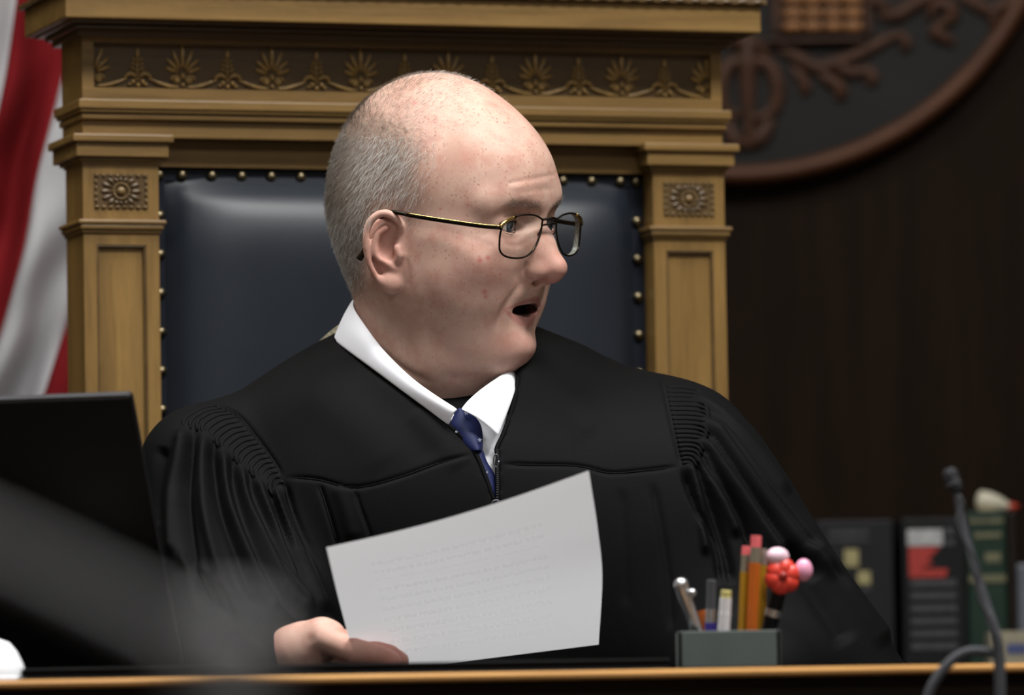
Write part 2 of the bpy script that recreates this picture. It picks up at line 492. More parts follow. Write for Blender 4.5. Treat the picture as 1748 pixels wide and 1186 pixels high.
# ---------------------------------------------------------------- flag hanging behind the chair
def flag_cloth(name, c):
    t = NT(name); v = t.coord((1, 1, 1)); w = t.noise(v, 9, 3); g = t.noise(t.coord((900, 900, 900)), 1, 0)
    t.base(t.ramp(w, [(.3, tuple(x * .9 for x in c[:3])), (.7, c)])); t.bump(g, .1, .0004)
    return t.set(Roughness=.85, Specular_IOR_Level=.15)
M_RED = flag_cloth('flag_red_cloth', srgb(98, 9, 14)); M_WHT = flag_cloth('flag_white_cloth', srgb(156, 155, 157))
FY = .80
flag = tag(empty('flag', at(-110, 900, FY) * np.array([1, 1, 0])), 'red and white striped flag hanging in folds left of the tall chair', 'flag')
fo = np.array(flag.location)
EDG = [[(-110, -560), (-96, -120), (-100, 0), (-115, 300), (-140, 700), (-150, 1000)],
       [(-40, -560), (44, -120), (28, 0), (10, 130), (-12, 230), (-45, 340), (-80, 500), (-128, 1000)],
       [(30, -560), (165, -120), (138, 0), (122, 60), (107, 130), (90, 200), (63, 300), (44, 420), (5, 560), (-36, 675), (-108, 1000)],
       [(100, -560), (280, -120), (255, 0), (228, 180), (180, 340), (118, 540), (98, 600), (75, 675), (-40, 1000)],
       [(160, -560), (345, -120), (330, 0), (300, 300), (250, 500), (205, 675), (120, 1000)]]
rows = np.linspace(-560, 1000, 96)
def fdepth(u, py):
    return FY + .018 * math.sin(u * 4.2 + py * .004) + .006 * math.sin(u * 9.5 - py * .009 + 1.3) + .003 * math.sin(py * .030 + u * 5)
ex = [np.interp(rows, [p[1] for p in e], [p[0] for p in e]) for e in EDG]
def soft(a):
    for _ in range(5): a = np.concatenate([[a[0]], (a[:-2] + 2 * a[1:-1] + a[2:]) / 4, [a[-1]]])
    return a
ex = [soft(e) for e in ex]
for k in range(4):
    g = []
    for i, py in enumerate(rows):
        g.append([at(ex[k][i] + (ex[k + 1][i] - ex[k][i]) * s, py, fdepth(k + s, py)) - fo for s in np.linspace(0, 1, 12)])
    loft('white_stripe' if k % 2 == 0 else 'red_stripe', g, M_WHT if k % 2 == 0 else M_RED, flag, .0012)
M_BRASS = plain('brass', srgb(170, 130, 60), .28, .1, 30, Metallic=1.0)
pole = MB().tube([(-.03, .0, .03), (-.03, .0, 1.95)], .012, 12)
pole.build('pole', M_BRASS, flag, sm=True)
MB().lathe([(.13, 0), (.13, .02), (.05, .035), (.02, .06), (.016, .1)], (-.03, 0, 0), 32).build('base', M_BRASS, flag, angle=40)

# ---------------------------------------------------------------- low cabinet with books behind the judge's left shoulder
M_CAB = wood('cabinet_wood', srgb(50, 30, 18), srgb(74, 46, 26), 'x', .4, .7)
BY = 1.12; bpx = FPX / (BY + 5)
cz = at(1560, 890, BY)[2] - .285
cab = tag(empty('credenza', (.55, BY + .14, 0)), 'low dark wooden credenza against the wall under the row of books', 'cabinet')
MB().bb((-.5, -.17, .06), (.75, .2, cz - .025)).build('body', M_CAB, cab)
MB().bb((-.47, -.14, 0), (.72, .19, .06)).build('plinth', M_CAB, cab)
MB().bb((-.52, -.19, cz - .025), (.77, .21, cz), .004).build('top', M_CAB, cab)
for k in range(3):
    x0 = -.49 + k * .41
    d = MB().bb((x0, -.19, .1), (x0 + .40, -.172, cz - .04), .003).build('door', M_CAB, cab)
    MB().sph((x0 + .36, -.2, cz - .18), .012).build('knob', M_BRASS, d, sm=True)
M_PAGES = plain('page_edges', srgb(196, 186, 162), .9, .1, 200)
def book(x0, x1, ytop, cover, label, cat='book', depth=.19, z0=None, dy=0.0, group='row of books on the credenza'):
    a = at(x0, ytop, BY + dy); b = at(x1, ytop, BY + dy); z1 = max(a[2], b[2]); zb = cz
    w = b[0] - a[0]; h = z1 - zb
    r = tag(empty('book', ((a[0] + b[0]) / 2, BY + dy, zb)), label, cat, group)
    MB().bb((-w / 2, 0, 0), (w / 2, .007, h), .003).build('spine', cover, r)
    for s in (-1, 1):
        MB().bb((s * w / 2 - (.003 if s > 0 else 0), .005, 0), (s * w / 2 + (.003 if s < 0 else 0), depth, h), .001).build('cover', cover, r)
    MB().bb((-w / 2 + .004, .008, .004), (w / 2 - .004, depth - .006, h - .006)).build('pages', M_PAGES, r)
    return r, w, h
def print_bar(r, w, h, x0, x1, y0, y1, px0, px1, pyt, m, name='printed_label'):
    """print at pixel box x0..x1, y0..y1 on the spine of the book whose spine runs px0..px1 from pyt"""
    s = w / (px1 - px0)
    MB().bb((-w / 2 + (x0 - px0) * s, -.0012, h - (y1 - pyt) * s), (-w / 2 + (x1 - px0) * s, .0005, h - (y0 - pyt) * s)).build(name, m, r)
M_BK1 = plain('binder_charcoal', (.010, .010, .011, 1), .6, .1); M_BK2 = plain('binder_black', (.0055, .0055, .006, 1), .6, .1)
M_BKG = plain('book_green', srgb(24, 40, 32), .6, .12); M_BKD = plain('book_dark_brown', srgb(24, 18, 14), .5, .1)
M_LG = plain('print_grey', srgb(58, 58, 60), .8, .35, 300); M_LW = plain('print_white', srgb(138, 138, 138), .8, .3, 260)
M_LR = plain('print_red', srgb(134, 30, 20), .7, .1, 200); M_LY = plain('print_yellow', srgb(128, 120, 82), .8, .25, 200)
M_GOLD = plain('print_gold', srgb(84, 82, 58), .7, .4, 300)
r, w, h = book(1392, 1524, 888, M_BK1, 'wide charcoal binder with grey lettering and pale stickers beside the black sleeve')
for b in ((1414, 1482, 906, 914, M_LG), (1414, 1482, 920, 926, M_LG), (1440, 1464, 938, 968, M_LY), (1462, 1484, 976, 998, M_LY), (1470, 1484, 1002, 1010, M_LG)): print_bar(r, w, h, *b[:4], 1392, 1524, 888, b[4])
r, w, h = book(1538, 1648, 884, M_BK2, 'black binder with a red and white label on its spine')
print_bar(r, w, h, 1548, 1608, 904, 932, 1538, 1648, 884, M_LW)
for b in ((1612, 1628, 902, 914, M_LG), (1612, 1628, 922, 932, M_LG)): print_bar(r, w, h, *b[:4], 1538, 1648, 884, b[4])
s_ = w / 110.0
MB().prism([(-w / 2 + (x - 1538) * s_, h - (y - 884) * s_) for x, y in ((1550, 934), (1604, 934), (1588, 950), (1582, 956), (1592, 962), (1568, 972), (1616, 972), (1612, 986), (1550, 986))], -.0012, .0005).build('red_print', M_LR, r)
for k in range(6): print_bar(r, w, h, 1552, 1630, 990 + k * 21.5, 1002 + k * 21.5, 1538, 1648, 884, M_LG)
r, w, h = book(1650, 1716, 872, M_BKG, 'green clothbound book with faded gold bands on its spine')
for b in ((1652, 1712, 886, 893), (1662, 1708, 910, 918), (1680, 1706, 944, 960), (1652, 1714, 982, 994)): print_bar(r, w, h, *b, 1650, 1716, 872, M_GOLD)
book(1719, 1733, 872, M_BKD, 'thin very dark brown book right of the green one')
book(1736, 1790, 962, plain('book_slate', srgb(70, 74, 82), .5, .15), 'short slate grey book at the far right of the row')
# small things by the books
M_CREAM = plain('cream_plastic', srgb(158, 154, 136), .5, .05); M_ORG = plain('cap_red', srgb(140, 40, 18), .4, .05)
p = at(1690, 862, BY + .05)
zt = at(1683, 872, BY)[2]
bo = tag(empty('glue_bottle', (p[0], BY + .05, zt)), 'small cream bottle with a red tip lying on top of the green book', 'bottle', )
pts = spline([(-.014, 0, .0135), (-.008, 0, .0125), (.006, 0, .0095), (.014, 0, .007), (.019, 0, .006)], 12)
MB().tube(pts, np.interp(np.linspace(0, 1, 12), [0, .12, .35, .7, 1], [.004, .010, .0105, .0065, .004]), 14).build('body', M_CREAM, bo, sm=True)
MB().tube([(.018, 0, .006), (.022, 0, .006), (.029, 0, .006)], (.0042, .0042, .002), 12).build('cap', M_ORG, bo, sm=True)
p0 = at(1722, 1065, BY - .1); 
bx = tag(empty('tissue_box', (at(1735, 1060, BY - .09)[0], BY - .08, cz)), 'small beige carton with a blue mark low at the far right', 'box')
hh = at(1735, 1078, BY - .09)[2] - cz
M_BEI = plain('carton_beige', srgb(118, 112, 94), .8, .08); M_BLU = plain('print_blue', srgb(44, 54, 92), .7, .1)
MB().bb((-.028, -.03, 0), (.05, .03, hh), .002).build('carton', M_BEI, bx)
MB().bb((-.012, -.0308, hh - .022), (.008, -.0298, hh - .012)).build('printed_mark', M_BLU, bx)

# ---------------------------------------------------------------- the tall carved chair
M_OAKX = wood('golden_oak_rail', srgb(90, 67, 33), srgb(134, 105, 57), 'x', .42, 1.0, .06, .4)
M_OAKZ = wood('golden_oak_post', srgb(90, 67, 33), srgb(136, 106, 57), 'z', .42, 1.0, .06, .4)
M_OAKD = wood('carved_dark_oak', srgb(62, 47, 27), srgb(96, 75, 45), 'x', .34)
M_CARV = plain('carved_bronze_oak', srgb(146, 118, 70), .30, .3, 160)
M_CARVD = plain('carved_rosette_oak', srgb(104, 82, 48), .34, .3, 160)  # darker oak tone for the rosette buttons and beads
t = NT('navy_leather'); v = t.coord(); f = t.noise(v, 420, 3, .6); g = t.noise(v, 6, 3)
t.base(t.ramp(g, [(.3, (.0075, .0105, .0165)), (.7, (.011, .015, .022))])); t.bump(f, .12, .0006); M_LEA = t.set(Roughness=.42, Specular_IOR_Level=.36)
M_WELT = plain('leather_border', srgb(24, 28, 36), .42, .1, 60)
M_NAIL = plain('antique_nail', srgb(112, 102, 80), .36, .2, 90, Metallic=1.0)
chair = empty('high_backed_chair', CH_O + CH_X * .0045, CH_YAW)
tag(chair, 'tall golden oak chair with carved frieze and navy leather back behind the judge', 'chair')
D = .062
# posts
for s in (-1, 1):
    post = MB()
    xo, xi = s * .295, s * .2275
    lo, hi = min(xo, xi), max(xo, xi)
    post.bb((lo, 0, 1.1637), (hi, D, 1.2130))
    # lower shaft with a sunk panel: frame pieces around it
    pl, pr = lo + .0115, hi - .0115
    post.bb((lo, 0, .10), (pl, D, 1.1542)).bb((pr, 0, .10), (hi, D, 1.1542)).bb((pl, 0, 1.1425), (pr, D, 1.1542)).bb((pl, .001, .10), (pr, D, .16))
    post.build('post', M_OAKZ, chair)
    MB().bb((pl, .0045, .16), (pr, D - .002, 1.1425)).build('post_panel', M_OAKZ, chair)
    # little bead round the panel
    b = MB(); b.bb((pl, .0005, .16), (pl + .002, .005, 1.1425), .0008).bb((pr - .002, .0005, .16), (pr, .005, 1.1425), .0008).bb((pl, .0005, 1.1405), (pr, .005, 1.1425), .0008)
    b.build('panel_bead', M_OAKD, chair)
    ml = MB()
    c = s * .26125
    ml.bb((c - .0393, -.006, 1.1600), (c + .0393, D + .006, 1.1640), .0015)
    ml.bb((c - .0375, -.0045, 1.1555), (c + .0375, D + .0045, 1.1602), .0018)
    ml.bb((c - .0355, -.002, 1.1525), (c + .0355, D + .002, 1.1557), .001)
    ml.build('moulding', M_OAKX, chair)
    cp = MB()
    cp.bb((c - .0450, -.0125, 1.2308), (c + .0450, D + .02, 1.2378), .0015)
    cp.bb((c - .0412, -.0085, 1.2182), (c + .0412, D + .017, 1.2310), .001)
    cp.bb((c - .0375, -.004, 1.2150), (c + .0375, D + .008, 1.2184), .001)
    cp.bb((c - .0352, -.0015, 1.2128), (c + .0352, D + .003, 1.2152), .0005)
    cp.build('capital', M_OAKX, chair)
    # carved rosette block
    rb = MB().bb((c - .0240, -.0006, 1.1738), (c + .0240, .001, 1.2038)).build('rosette', M_OAKD, chair)
    zc = 1.1888
    MB().sph((c, -.0015, zc), (.0040, .003, .0040), 12, 8).build('button', M_CARVD, rb, sm=True)
    for k in range(16):
        a = k * math.pi / 8
        e = min(.0205 / max(abs(math.cos(a)), 1e-3), .0118 / max(abs(math.sin(a)), 1e-3), .0185)
        R = Matrix.Rotation(-a, 3, 'Y')
        mid = .5 * (e + .0085)
        MB().sph((c + mid * math.cos(a), -.0008, zc + mid * math.sin(a)), ((e - .0085) * .5, .0018, .0021), 8, 6, R).build('petal', M_OAKD, rb, sm=True)
        MB().sph((c + .0068 * math.cos(a), -.0018, zc + .0068 * math.sin(a)), (.0016, .0016, .0011), 8, 6, R).build('bead', M_CARVD, rb, sm=True)
    for k in range(8):
        for zz in (1.1752, 1.2024): MB().sph((c - .0215 + k * .00614, -.001, zz), (.0019, .0018, .0012), 8, 6).build('bead', M_CARVD, rb, sm=True)
    for k in range(1, 5):
        for xx in (-.0224, .0224): MB().sph((c + xx, -.001, 1.1752 + k * .00544), (.0012, .0018, .0018), 8, 6).build('bead', M_CARVD, rb, sm=True)
# entablature
fz = MB()
fz.bb((-.2945, 0, 1.2360), (.2945, D + .012, 1.2515), .0008)
fz.build('lower_rail', M_OAKX, chair)
MB().bb((-.2275, .020, 1.2128), (.2275, D, 1.2365), .0005).build('top_rail', M_OAKX, chair)
m = MB()
m.bb((-.3000, -.0100, 1.2600), (.3000, D + .02, 1.2682), .0012).bb((-.2985, -.0080, 1.2570), (.2985, D + .018, 1.2602), .001).bb((-.2968, -.0055, 1.2510), (.2968, D + .016, 1.2565), .0015)
m.build('string_moulding', M_OAKX, chair)
b = MB()
b.bb((-.2945, 0, 1.2680), (.2945, D + .012, 1.2792)).bb((-.2945, 0, 1.3187), (.2945, D + .012, 1.3290)).bb((-.2945, 0, 1.2792), (-.2842, D + .012, 1.3187)).bb((.2842, 0, 1.2792), (.2945, D + .012, 1.3187))
b.build('frieze_frame', M_OAKX, chair)
MB().bb((-.2842, .009, 1.2792), (.2842, D, 1.3187)).build('frieze_panel', M_OAKD, chair)
c = MB()
c.bb((-.2990, -.006, 1.3235), (.2990, D + .03, 1.3290), .001).bb((-.3040, -.015, 1.3288), (.3040, D + .036, 1.3330), .002).bb((-.3110, -.026, 1.3328), (.3110, D + .044, 1.3350), .001)
c.build('bed_moulding', M_OAKD, chair)
MB().bb((-.3185, -.040, 1.3346), (.3185, D + .05, 1.3588), .0015).build('cornice', M_OAKX, chair)
c = MB().bb((-.3230, -.045, 1.3588), (.3230, D + .055, 1.3640), .001).bb((-.300, -.02, 1.3640), (.300, D + .03, 1.47), .004)
c.build('crest_board', M_OAKD, chair)
for k in range(44): MB().sph((-.3145 + k * .01463, -.043, 1.3612), (.0055, .004, .0028), 8, 6).build('egg_bead', M_OAKD, chair, sm=True)
# the frieze ornament: fan palmettes and leaf sprigs in turn, joined by a vine
def palm_a():
    b = MB()
    for k in range(7):
        a = math.radians(-69 + k * 23)
        L = .0235 - .0095 * abs(k - 3) / 3
        R = Matrix.Rotation(a, 3, 'Y')
        cx, czz = math.sin(a) * (L * .55 + .003), math.cos(a) * (L * .55 + .003)
        b.sph((cx, -.0005, .0120 + czz), (.0021, .0030, L * .47), 8, 6, R)
    for s in (-1, 1):
        sp_ = [(s * (.0062 + .0042 * (1 - q) * math.cos(q * 9)), -.001, .0072 + .0042 * (1 - q) * math.sin(q * 9)) for q in np.linspace(0, .8, 14)]
        b.tube(sp_, np.linspace(.0017, .0012, 14), 6)
        b.sph((s * .0062, -.0016, .0072), (.0022, .0022, .0022), 8, 6)
    b.sph((0, -.001, .0105), (.0024, .0026, .0034), 8, 6).sph((0, -.001, .0030), (.0018, .0022, .0020), 8, 6)
    return b
def palm_b():
    b = MB()
    b.sph((0, -.0008, .0300), (.0018, .0028, .0048), 8, 6)
    b.tube([(0, 0, .006), (0, -.0008, .026)], (.0013, .0009), 6)
    for k in range(4):
        for s in (-1, 1):
            R = Matrix.Rotation(s * math.radians(48), 3, 'Y')
            w = .0052 - .0007 * k
            b.sph((s * (.0042 - .0004 * k), -.0006, .0125 + k * .0040), (.0013, .0024, w * .75), 8, 6, R)
    for s in (-1, 1):
        b.tube(spline([(s * .0012, -.001, .0085), (s * .0050, -.002, .0118), (s * .0098, -.002, .0108), (s * .0122, -.001, .0070)], 9), np.interp(np.linspace(0, 1, 9), [0, .5, 1], [.0012, .0023, .0008]), 6)
        b.sph((s * .0042, -.0016, .0050), (.0023, .0023, .0023), 8, 6).sph((s * .0072, -.0010, .0028), (.0017, .0018, .0015), 8, 6)
    b.sph((0, -.001, .0022), (.0020, .0022, .0022), 8, 6).sph((0, -.001, .0070), (.0016, .0022, .0018), 8, 6)
    return b
pa = palm_a().build('palmette', M_CARV, chair, sm=True); pb = palm_b().build('leaf_sprig', M_CARV, chair, sm=True)
for i, k in enumerate(range(-6, 7)):
    src = pa if k % 2 else pb
    loc = (k * .0405, .0085, 1.2806)
    if k == -6 or k == -5: src.location = loc
    else: dup(src, chair, loc)
# half palmettes cut by the frame at both ends
for s in (-1, 1):
    bmh = palm_a(); geo = bmh.bm.verts[:] + bmh.bm.edges[:] + bmh.bm.faces[:]
    bmesh.ops.bisect_plane(bmh.bm, geom=geo, plane_co=(0, 0, 0), plane_no=(s, 0, 0), clear_outer=True)
    bmh.build('palmette', M_CARV, chair, sm=True).location = (s * .2836, .0085, 1.2806)
vine = None
for k in range(-7, 7):
    x0, x1 = k * .0405, (k + 1) * .0405
    a_first = bool(k % 2)
    pts = [(x0 + .004, .0078, 1.2818), (x0 + .012, .0074, 1.2822), (x0 + .022, .0070, 1.2850), (x1 - .010, .0074, 1.2885)]
    if not a_first: pts = [(x0 + x1 - p[0], p[1], p[2]) for p in pts]
    MB().tube(spline(pts, 10), np.interp(np.linspace(0, 1, 10), [0, .5, 1], [.0010, .0017, .0011]), 6).build('vine', M_CARV, chair, sm=True)
# leather back
nx, nz = 40, 60
X0, X1, Z0, Z1 = -.2275, .2275, .50, 1.2132
g = []
for j in range(nz + 1):
    row = []
    for i in range(nx + 1):
        x = X0 + (X1 - X0) * i / nx; z = Z0 + (Z1 - Z0) * j / nz
        ex_ = min(x - X0, X1 - x) ; ez_ = Z1 - z
        fx = np.clip((ex_ - .011) / .075, 0, 1); fz_ = np.clip((ez_ - .011) / .075, 0, 1)
        q = math.sqrt(max(0, 1 - (1 - fx) ** 2.4)) * math.sqrt(max(0, 1 - (1 - fz_) ** 2.4))
        row.append((x, .030 - .034 * float(q) + .002 * math.sin(x * 21) * float(q), z))
    g.append(row)
loft('leather_back', g, M_LEA, chair)
b = MB()
b.bb((X0, .026, .5), (X0 + .0125, .034, Z1), .001).bb((X1 - .0125, .026, .5), (X1, .034, Z1), .001).bb((X0, .026, Z1 - .0125), (X1, .034, Z1), .001)
b.build('leather_border', M_WELT, chair)
MB().bb((-.2275, .034, .30), (.2275, D, 1.2132)).build('back_board', M_OAKZ, chair)
nl = MB().lathe([(.0050, 0), (.0048, .0014), (.0036, .0030), (.0017, .0040), (.0002, .0042)], n=12, R=Rx90).build('nail', M_NAIL, chair, sm=True)
nl.location = (-.1997, .0255, 1.2062)
for k in range(1, 16): dup(nl, chair, (-.1997 + k * .02700, .0255, 1.2062))
for s in (-1, 1):
    dup(nl, chair, (s * .2205, .0255, 1.2062))
    for k in range(14): dup(nl, chair, (s * .2205, .0255, 1.1705 - k * .0340))
# seat, arms and feet
t_ = MB().bb((-.2275, -.40, .40), (.2275, .03, .47), .02, 3).build('seat', M_LEA, chair, sm=False, angle=40)
MB().bb((-.295, -.42, .30), (.295, 0, .40), .004).build('seat_rail', M_OAKX, chair)
for s in (-1, 1):
    for yy in (-.40, .012): MB().bb((s * .2613 - .03, yy, 0), (s * .2613 + .03, yy + .05, .31), .004).build('leg', M_OAKZ, chair)

# ---------------------------------------------------------------- judge's bench
M_NOSE = wood('bench_edge_oak', srgb(150, 106, 56), srgb(188, 142, 84), 'x', .34)
M_BENCH = wood('bench_dark_wood', srgb(20, 14, 9), srgb(32, 22, 14), 'x', .5, 1.0, 0, .1)
M_TOP = plain('bench_top_black', srgb(30, 28, 27), .45, .1)
DF, DB = -.57, -.13
DZ = at(874, 1146, DF)[2]
desk = tag(empty('judges_bench', (0, DF, 0)), 'wide wooden judge bench with pale rounded front edge and dark front', 'bench')
def dk(p): return (p[0], p[1] - DF, p[2])
nz_ = MB()
ns = .0075
nz_.prism([(0, 0)] , 0, 0) if False else None
prof = [(DF, DZ - .0), (DF - .003, DZ - .0010), (DF - .0050, DZ - .0025), (DF - .0050, DZ - .0046), (DF - .003, DZ - .0062), (DF + .02, DZ - .0066), (DF + .02, DZ)]
r0 = [nz_.bm.verts.new((-1.5, y - DF, z)) for y, z in prof]; r1 = [nz_.bm.verts.new((1.5, y - DF, z)) for y, z in prof]
for i in range(len(prof)):
    j = (i + 1) % len(prof); nz_.bm.faces.new((r0[i], r0[j], r1[j], r1[i]))
nz_.bm.faces.new(r0); nz_.bm.faces.new(r1)
nz_.build('edge_moulding', M_NOSE, desk, angle=50)
MB().bb(dk((-1.5, DF + .02, DZ - .03)), dk((1.5, DB, DZ - .0005))).build('top', M_TOP, desk)
MB().bb(dk((-1.5, DF + .012, DZ - .06)), dk((1.5, DF + .02, DZ - .0067)), .002).build('apron', M_BENCH, desk)
MB().bb(dk((-1.5, DF + .02, 0)), dk((1.5, DF + .045, DZ - .03))).build('front_board', M_BENCH, desk)
for k in range(6):
    x0 = -1.44 + k * .485
    MB().bb(dk((x0, DF + .008, .12)), dk((x0 + .44, DF + .021, DZ - .10)), .006).build('front_panel', M_BENCH, desk)
for s in (-1, 1): MB().bb(dk((s * 1.5 - .02, DF + .02, 0)), dk((s * 1.5 + .02, DB, DZ - .03))).build('side_panel', M_BENCH, desk)

# ---------------------------------------------------------------- things on the bench
# long flat black folder in front of the paper
M_BLK = plain('black_vinyl', srgb(17, 17, 18), .5, .1)
fa = at(40, 1130, -.50); fb = at(1142, 1130, -.50)
fl = tag(empty('desk_folder', ((fa[0] + fb[0]) / 2, -.47, DZ)), 'long flat black folder lying along the bench edge in front of the paper', 'folder')
hw = (fb[0] - fa[0]) / 2
MB().bb((-hw, -.055, 0), (hw, .05, .0025), .001).build('cover', M_BLK, fl)
MB().bb((-hw, -.055, .0062), (hw, .05, .0085), .001).build('cover', M_BLK, fl)
MB().bb((-hw + .003, -.0525, .0025), (hw - .003, .048, .0062)).build('filling', M_BLK, fl)
# laptop seen from behind
M_LAP = plain('laptop_black', srgb(15, 15, 16), .42, .1, 20); M_LAPE = plain('laptop_rim_grey', srgb(62, 62, 64), .4, .05); M_KEY = plain('laptop_keys', srgb(24, 24, 25), .6, .05)
br = at(312, 1128, -.34); br[2] = DZ + .010
tr = at(226, 675, -.43)
lw = .36
up = tr - br; lh = np.linalg.norm(up)
hn = unit([up[0], up[1], 0]); bl = np.array([hn[1], -hn[0], 0.0])      # along the hinge, to the left
if bl[0] > 0: bl = -bl
bc = br + bl * lw / 2
lap = empty('laptop', (bc[0], bc[1], DZ), math.atan2(-bl[1], -bl[0]))
tag(lap, 'open black laptop seen from behind at the left end of the bench', 'laptop')
# local frame: x to the right along hinge, y away from camera
ly = np.array([bl[1], -bl[0], 0]) ; ly = ly if ly[1] > 0 else -ly
lean = math.atan2(np.linalg.norm(up[:2]), up[2])
LR = Matrix.Rotation(lean, 3, 'X')
def lid(c, size, bev): return (LR @ Vector(c) + Vector((0, 0, .012))), size, bev
def lidbox(c, size, m, name, bevel=0, parent=lap):
    return MB().box(LR @ Vector(c) + Vector((0, 0, .012)), size, bevel, LR).build(name, m, parent, angle=40)
L1 = lidbox((0, 0, lh / 2), (lw, .007, lh), M_LAP, 'lid', .003)
lidbox((0, -.0002, lh - .0015), (lw - .004, .0078, .004), M_LAPE, 'rim', .0015, L1)
lidbox((0, .0038, lh / 2 + .004), (lw - .02, .0006, lh - .03), M_KEY, 'screen', 0, L1)
for k in range(2): lidbox((-.012 + k * .012, -.0037, lh * .28), (.007, .0006, .0024), M_LAPE, 'mark', 0, L1)
MB().bb((-lw / 2, .006, 0), (lw / 2, .16, .012), .003).build('base', M_LAP, lap)
MB().bb((-lw / 2 + .02, .03, .012), (lw / 2 - .02, .13, .0135)).build('keyboard', M_KEY, lap)
MB().tube([(-lw * .4, 0, .010), (lw * .4, 0, .010)], .006, 12).build('hinge', M_LAP, lap, sm=True)
# white cup, cut by the picture's left edge
M_CUP = plain('white_plastic', srgb(232, 234, 238), .45, .02)
cp = at(-22, 1130, -.50)
cu = tag(empty('paper_cup', (cp[0], -.50, DZ)), 'white rounded cup standing before the laptop at the left edge', 'cup')
MB().lathe([(.0285, 0), (.029, .004), (.0265, .013), (.022, .022), (.0165, .0285), (.008, .0315), (.001, .032)], n=32).build('body', M_CUP, cu, sm=True)
MB().lathe([(.0305, 0), (.0305, .0025), (.0285, .0035)], n=32).build('lip', M_CUP, cu, angle=40)

# desk caddy with pens
CY = -.475
M_CAD = plain('caddy_grey_green', srgb(76, 84, 81), .55, .08, 30)
ca = at(1157, 1100, CY); cb = at(1333, 1100, CY); ct = at(1245, 1076, CY)
cw = cb[0] - ca[0]; chh = ct[2] - DZ
cad = tag(empty('pen_holder', ((ca[0] + cb[0]) / 2, CY + .03, DZ)), 'low grey-green pen holder standing on the bench edge', 'pen holder')
MB().bb((-cw / 2, -.03, 0), (cw / 2, .03, .004), .0015).build('base', M_CAD, cad)
for s in (-1, 1): MB().bb((s * cw / 2 - .002 - s * .002, -.03, 0), (s * cw / 2 + .002 - s * .002, .03, chh), .001).build('side_wall', M_CAD, cad)
for yy in (-.03, .026): MB().bb((-cw / 2, yy, 0), (cw / 2, yy + .004, chh), .001).build('long_wall', M_CAD, cad)
M_SIL = plain('silver_metal', srgb(198, 200, 204), .25, .05, 50, Metallic=.9); M_DGR = plain('pen_dark_grey', srgb(74, 76, 82), .35, .05)
M_PUR = plain('pen_purple', srgb(62, 52, 140), .35, .05); M_YEL = plain('pencil_yellow', srgb(164, 120, 10), .5, .06); M_ORN = plain('pencil_orange', srgb(176, 86, 6), .5, .06)
M_PNK = plain('eraser_pink', srgb(226, 104, 108), .6, .06); M_FER = plain('ferrule', srgb(176, 172, 158), .3, .15, 90, Metallic=.8)
M_CRM = plain('pen_cap_yellow', srgb(196, 186, 120), .4, .05); M_FLR = plain('flower_red', srgb(214, 62, 48), .35, .1); M_FLP = plain('flower_pink', srgb(232, 160, 190), .2, .08); M_FLW = plain('flower_pale_pink', srgb(222, 190, 204), .2, .1); M_BLKP = plain('pen_black', srgb(20, 20, 22), .4, .05)
M_FLD = plain('flower_dark_red', srgb(128, 20, 16), .4, .1)
M_WHP = plain('pen_white', srgb(226, 224, 228), .25, .04)
def stick(name, top, bot, label, cat, y0, y1, parts, n=12):
    """parts: (part name, from, to fraction from top, radius a, radius b, material)"""
    a = at(*top, y0); q = at(*bot, y1)
    # carry the pen on down to the holder's floor
    d = (q - a); t_ = (DZ + .0045 - a[2]) / d[2]; b = a + d * t_
    r = tag(empty(name, tuple(b)), label, cat, 'pens in the holder')
    A = a - b; L = np.linalg.norm(q - a) / np.linalg.norm(b - a)
    for pn, f0, f1, ra, rb, m in parts:
        f0_, f1_ = f0 * L, (f1 * L if f1 < 1 else 1.0)
        MB().tube([tuple(A * (1 - f0_)), tuple(A * (1 - (f0_ + f1_) / 2)), tuple(A * (1 - f1_))], (ra, (ra + rb) / 2, rb), n).build(pn, m, r, sm=(n > 6), angle=40)
    return r, A
r, A = stick('pen', (1163, 998), (1192, 1084), 'silver pen with a round clip leaning left in the pen holder', 'pen', -.465, -.455, [('cap', 0, .3, .0052, .0052, M_SIL), ('barrel', .3, 1, .0046, .0042, M_SIL)])
MB().sph(tuple(A + np.array([.008, -.002, -.006])), .0030).build('clip', M_SIL, r, sm=True); MB().sph(tuple(A), .0055).build('knob', M_SIL, r, sm=True)
stick('pen', (1215, 990), (1213, 1080), 'dark grey pen with a purple lower end in the pen holder', 'pen', -.440, -.435, [('barrel', 0, .55, .0036, .0036, M_DGR), ('band', .55, .8, .0042, .0042, M_SIL), ('grip', .8, 1, .0044, .0040, M_PUR)])
stick('pen', (1196, 1042), (1205, 1080), 'short orange pen stub behind the silver pen', 'pen', -.428, -.428, [('barrel', 0, 1, .0036, .0036, M_ORN)])
stick('pen', (1240, 1008), (1235, 1082), 'bright silver pen with pale yellow top in the pen holder', 'pen', -.466, -.462, [('cap', 0, .16, .0040, .0040, M_CRM), ('sleeve', .16, .5, .0044, .0044, M_WHP), ('barrel', .5, 1, .0046, .0044, M_WHP)])
stick('pencil', (1274, 932), (1268, 1078), 'yellow pencil with worn pink eraser, left of the orange one', 'pencil', -.452, -.448, [('eraser', 0, .10, .0036, .0038, M_PNK), ('ferrule', .10, .30, .0040, .0040, M_FER), ('shaft', .30, 1, .0042, .0042, M_YEL)], 6)
stick('pencil', (1291, 914), (1283, 1078), 'orange pencil with pink eraser, tallest in the holder', 'pencil', -.462, -.458, [('eraser', 0, .12, .0044, .0044, M_PNK), ('ferrule', .12, .28, .0044, .0044, M_FER), ('shaft', .28, 1, .0046, .0046, M_ORN)], 6)
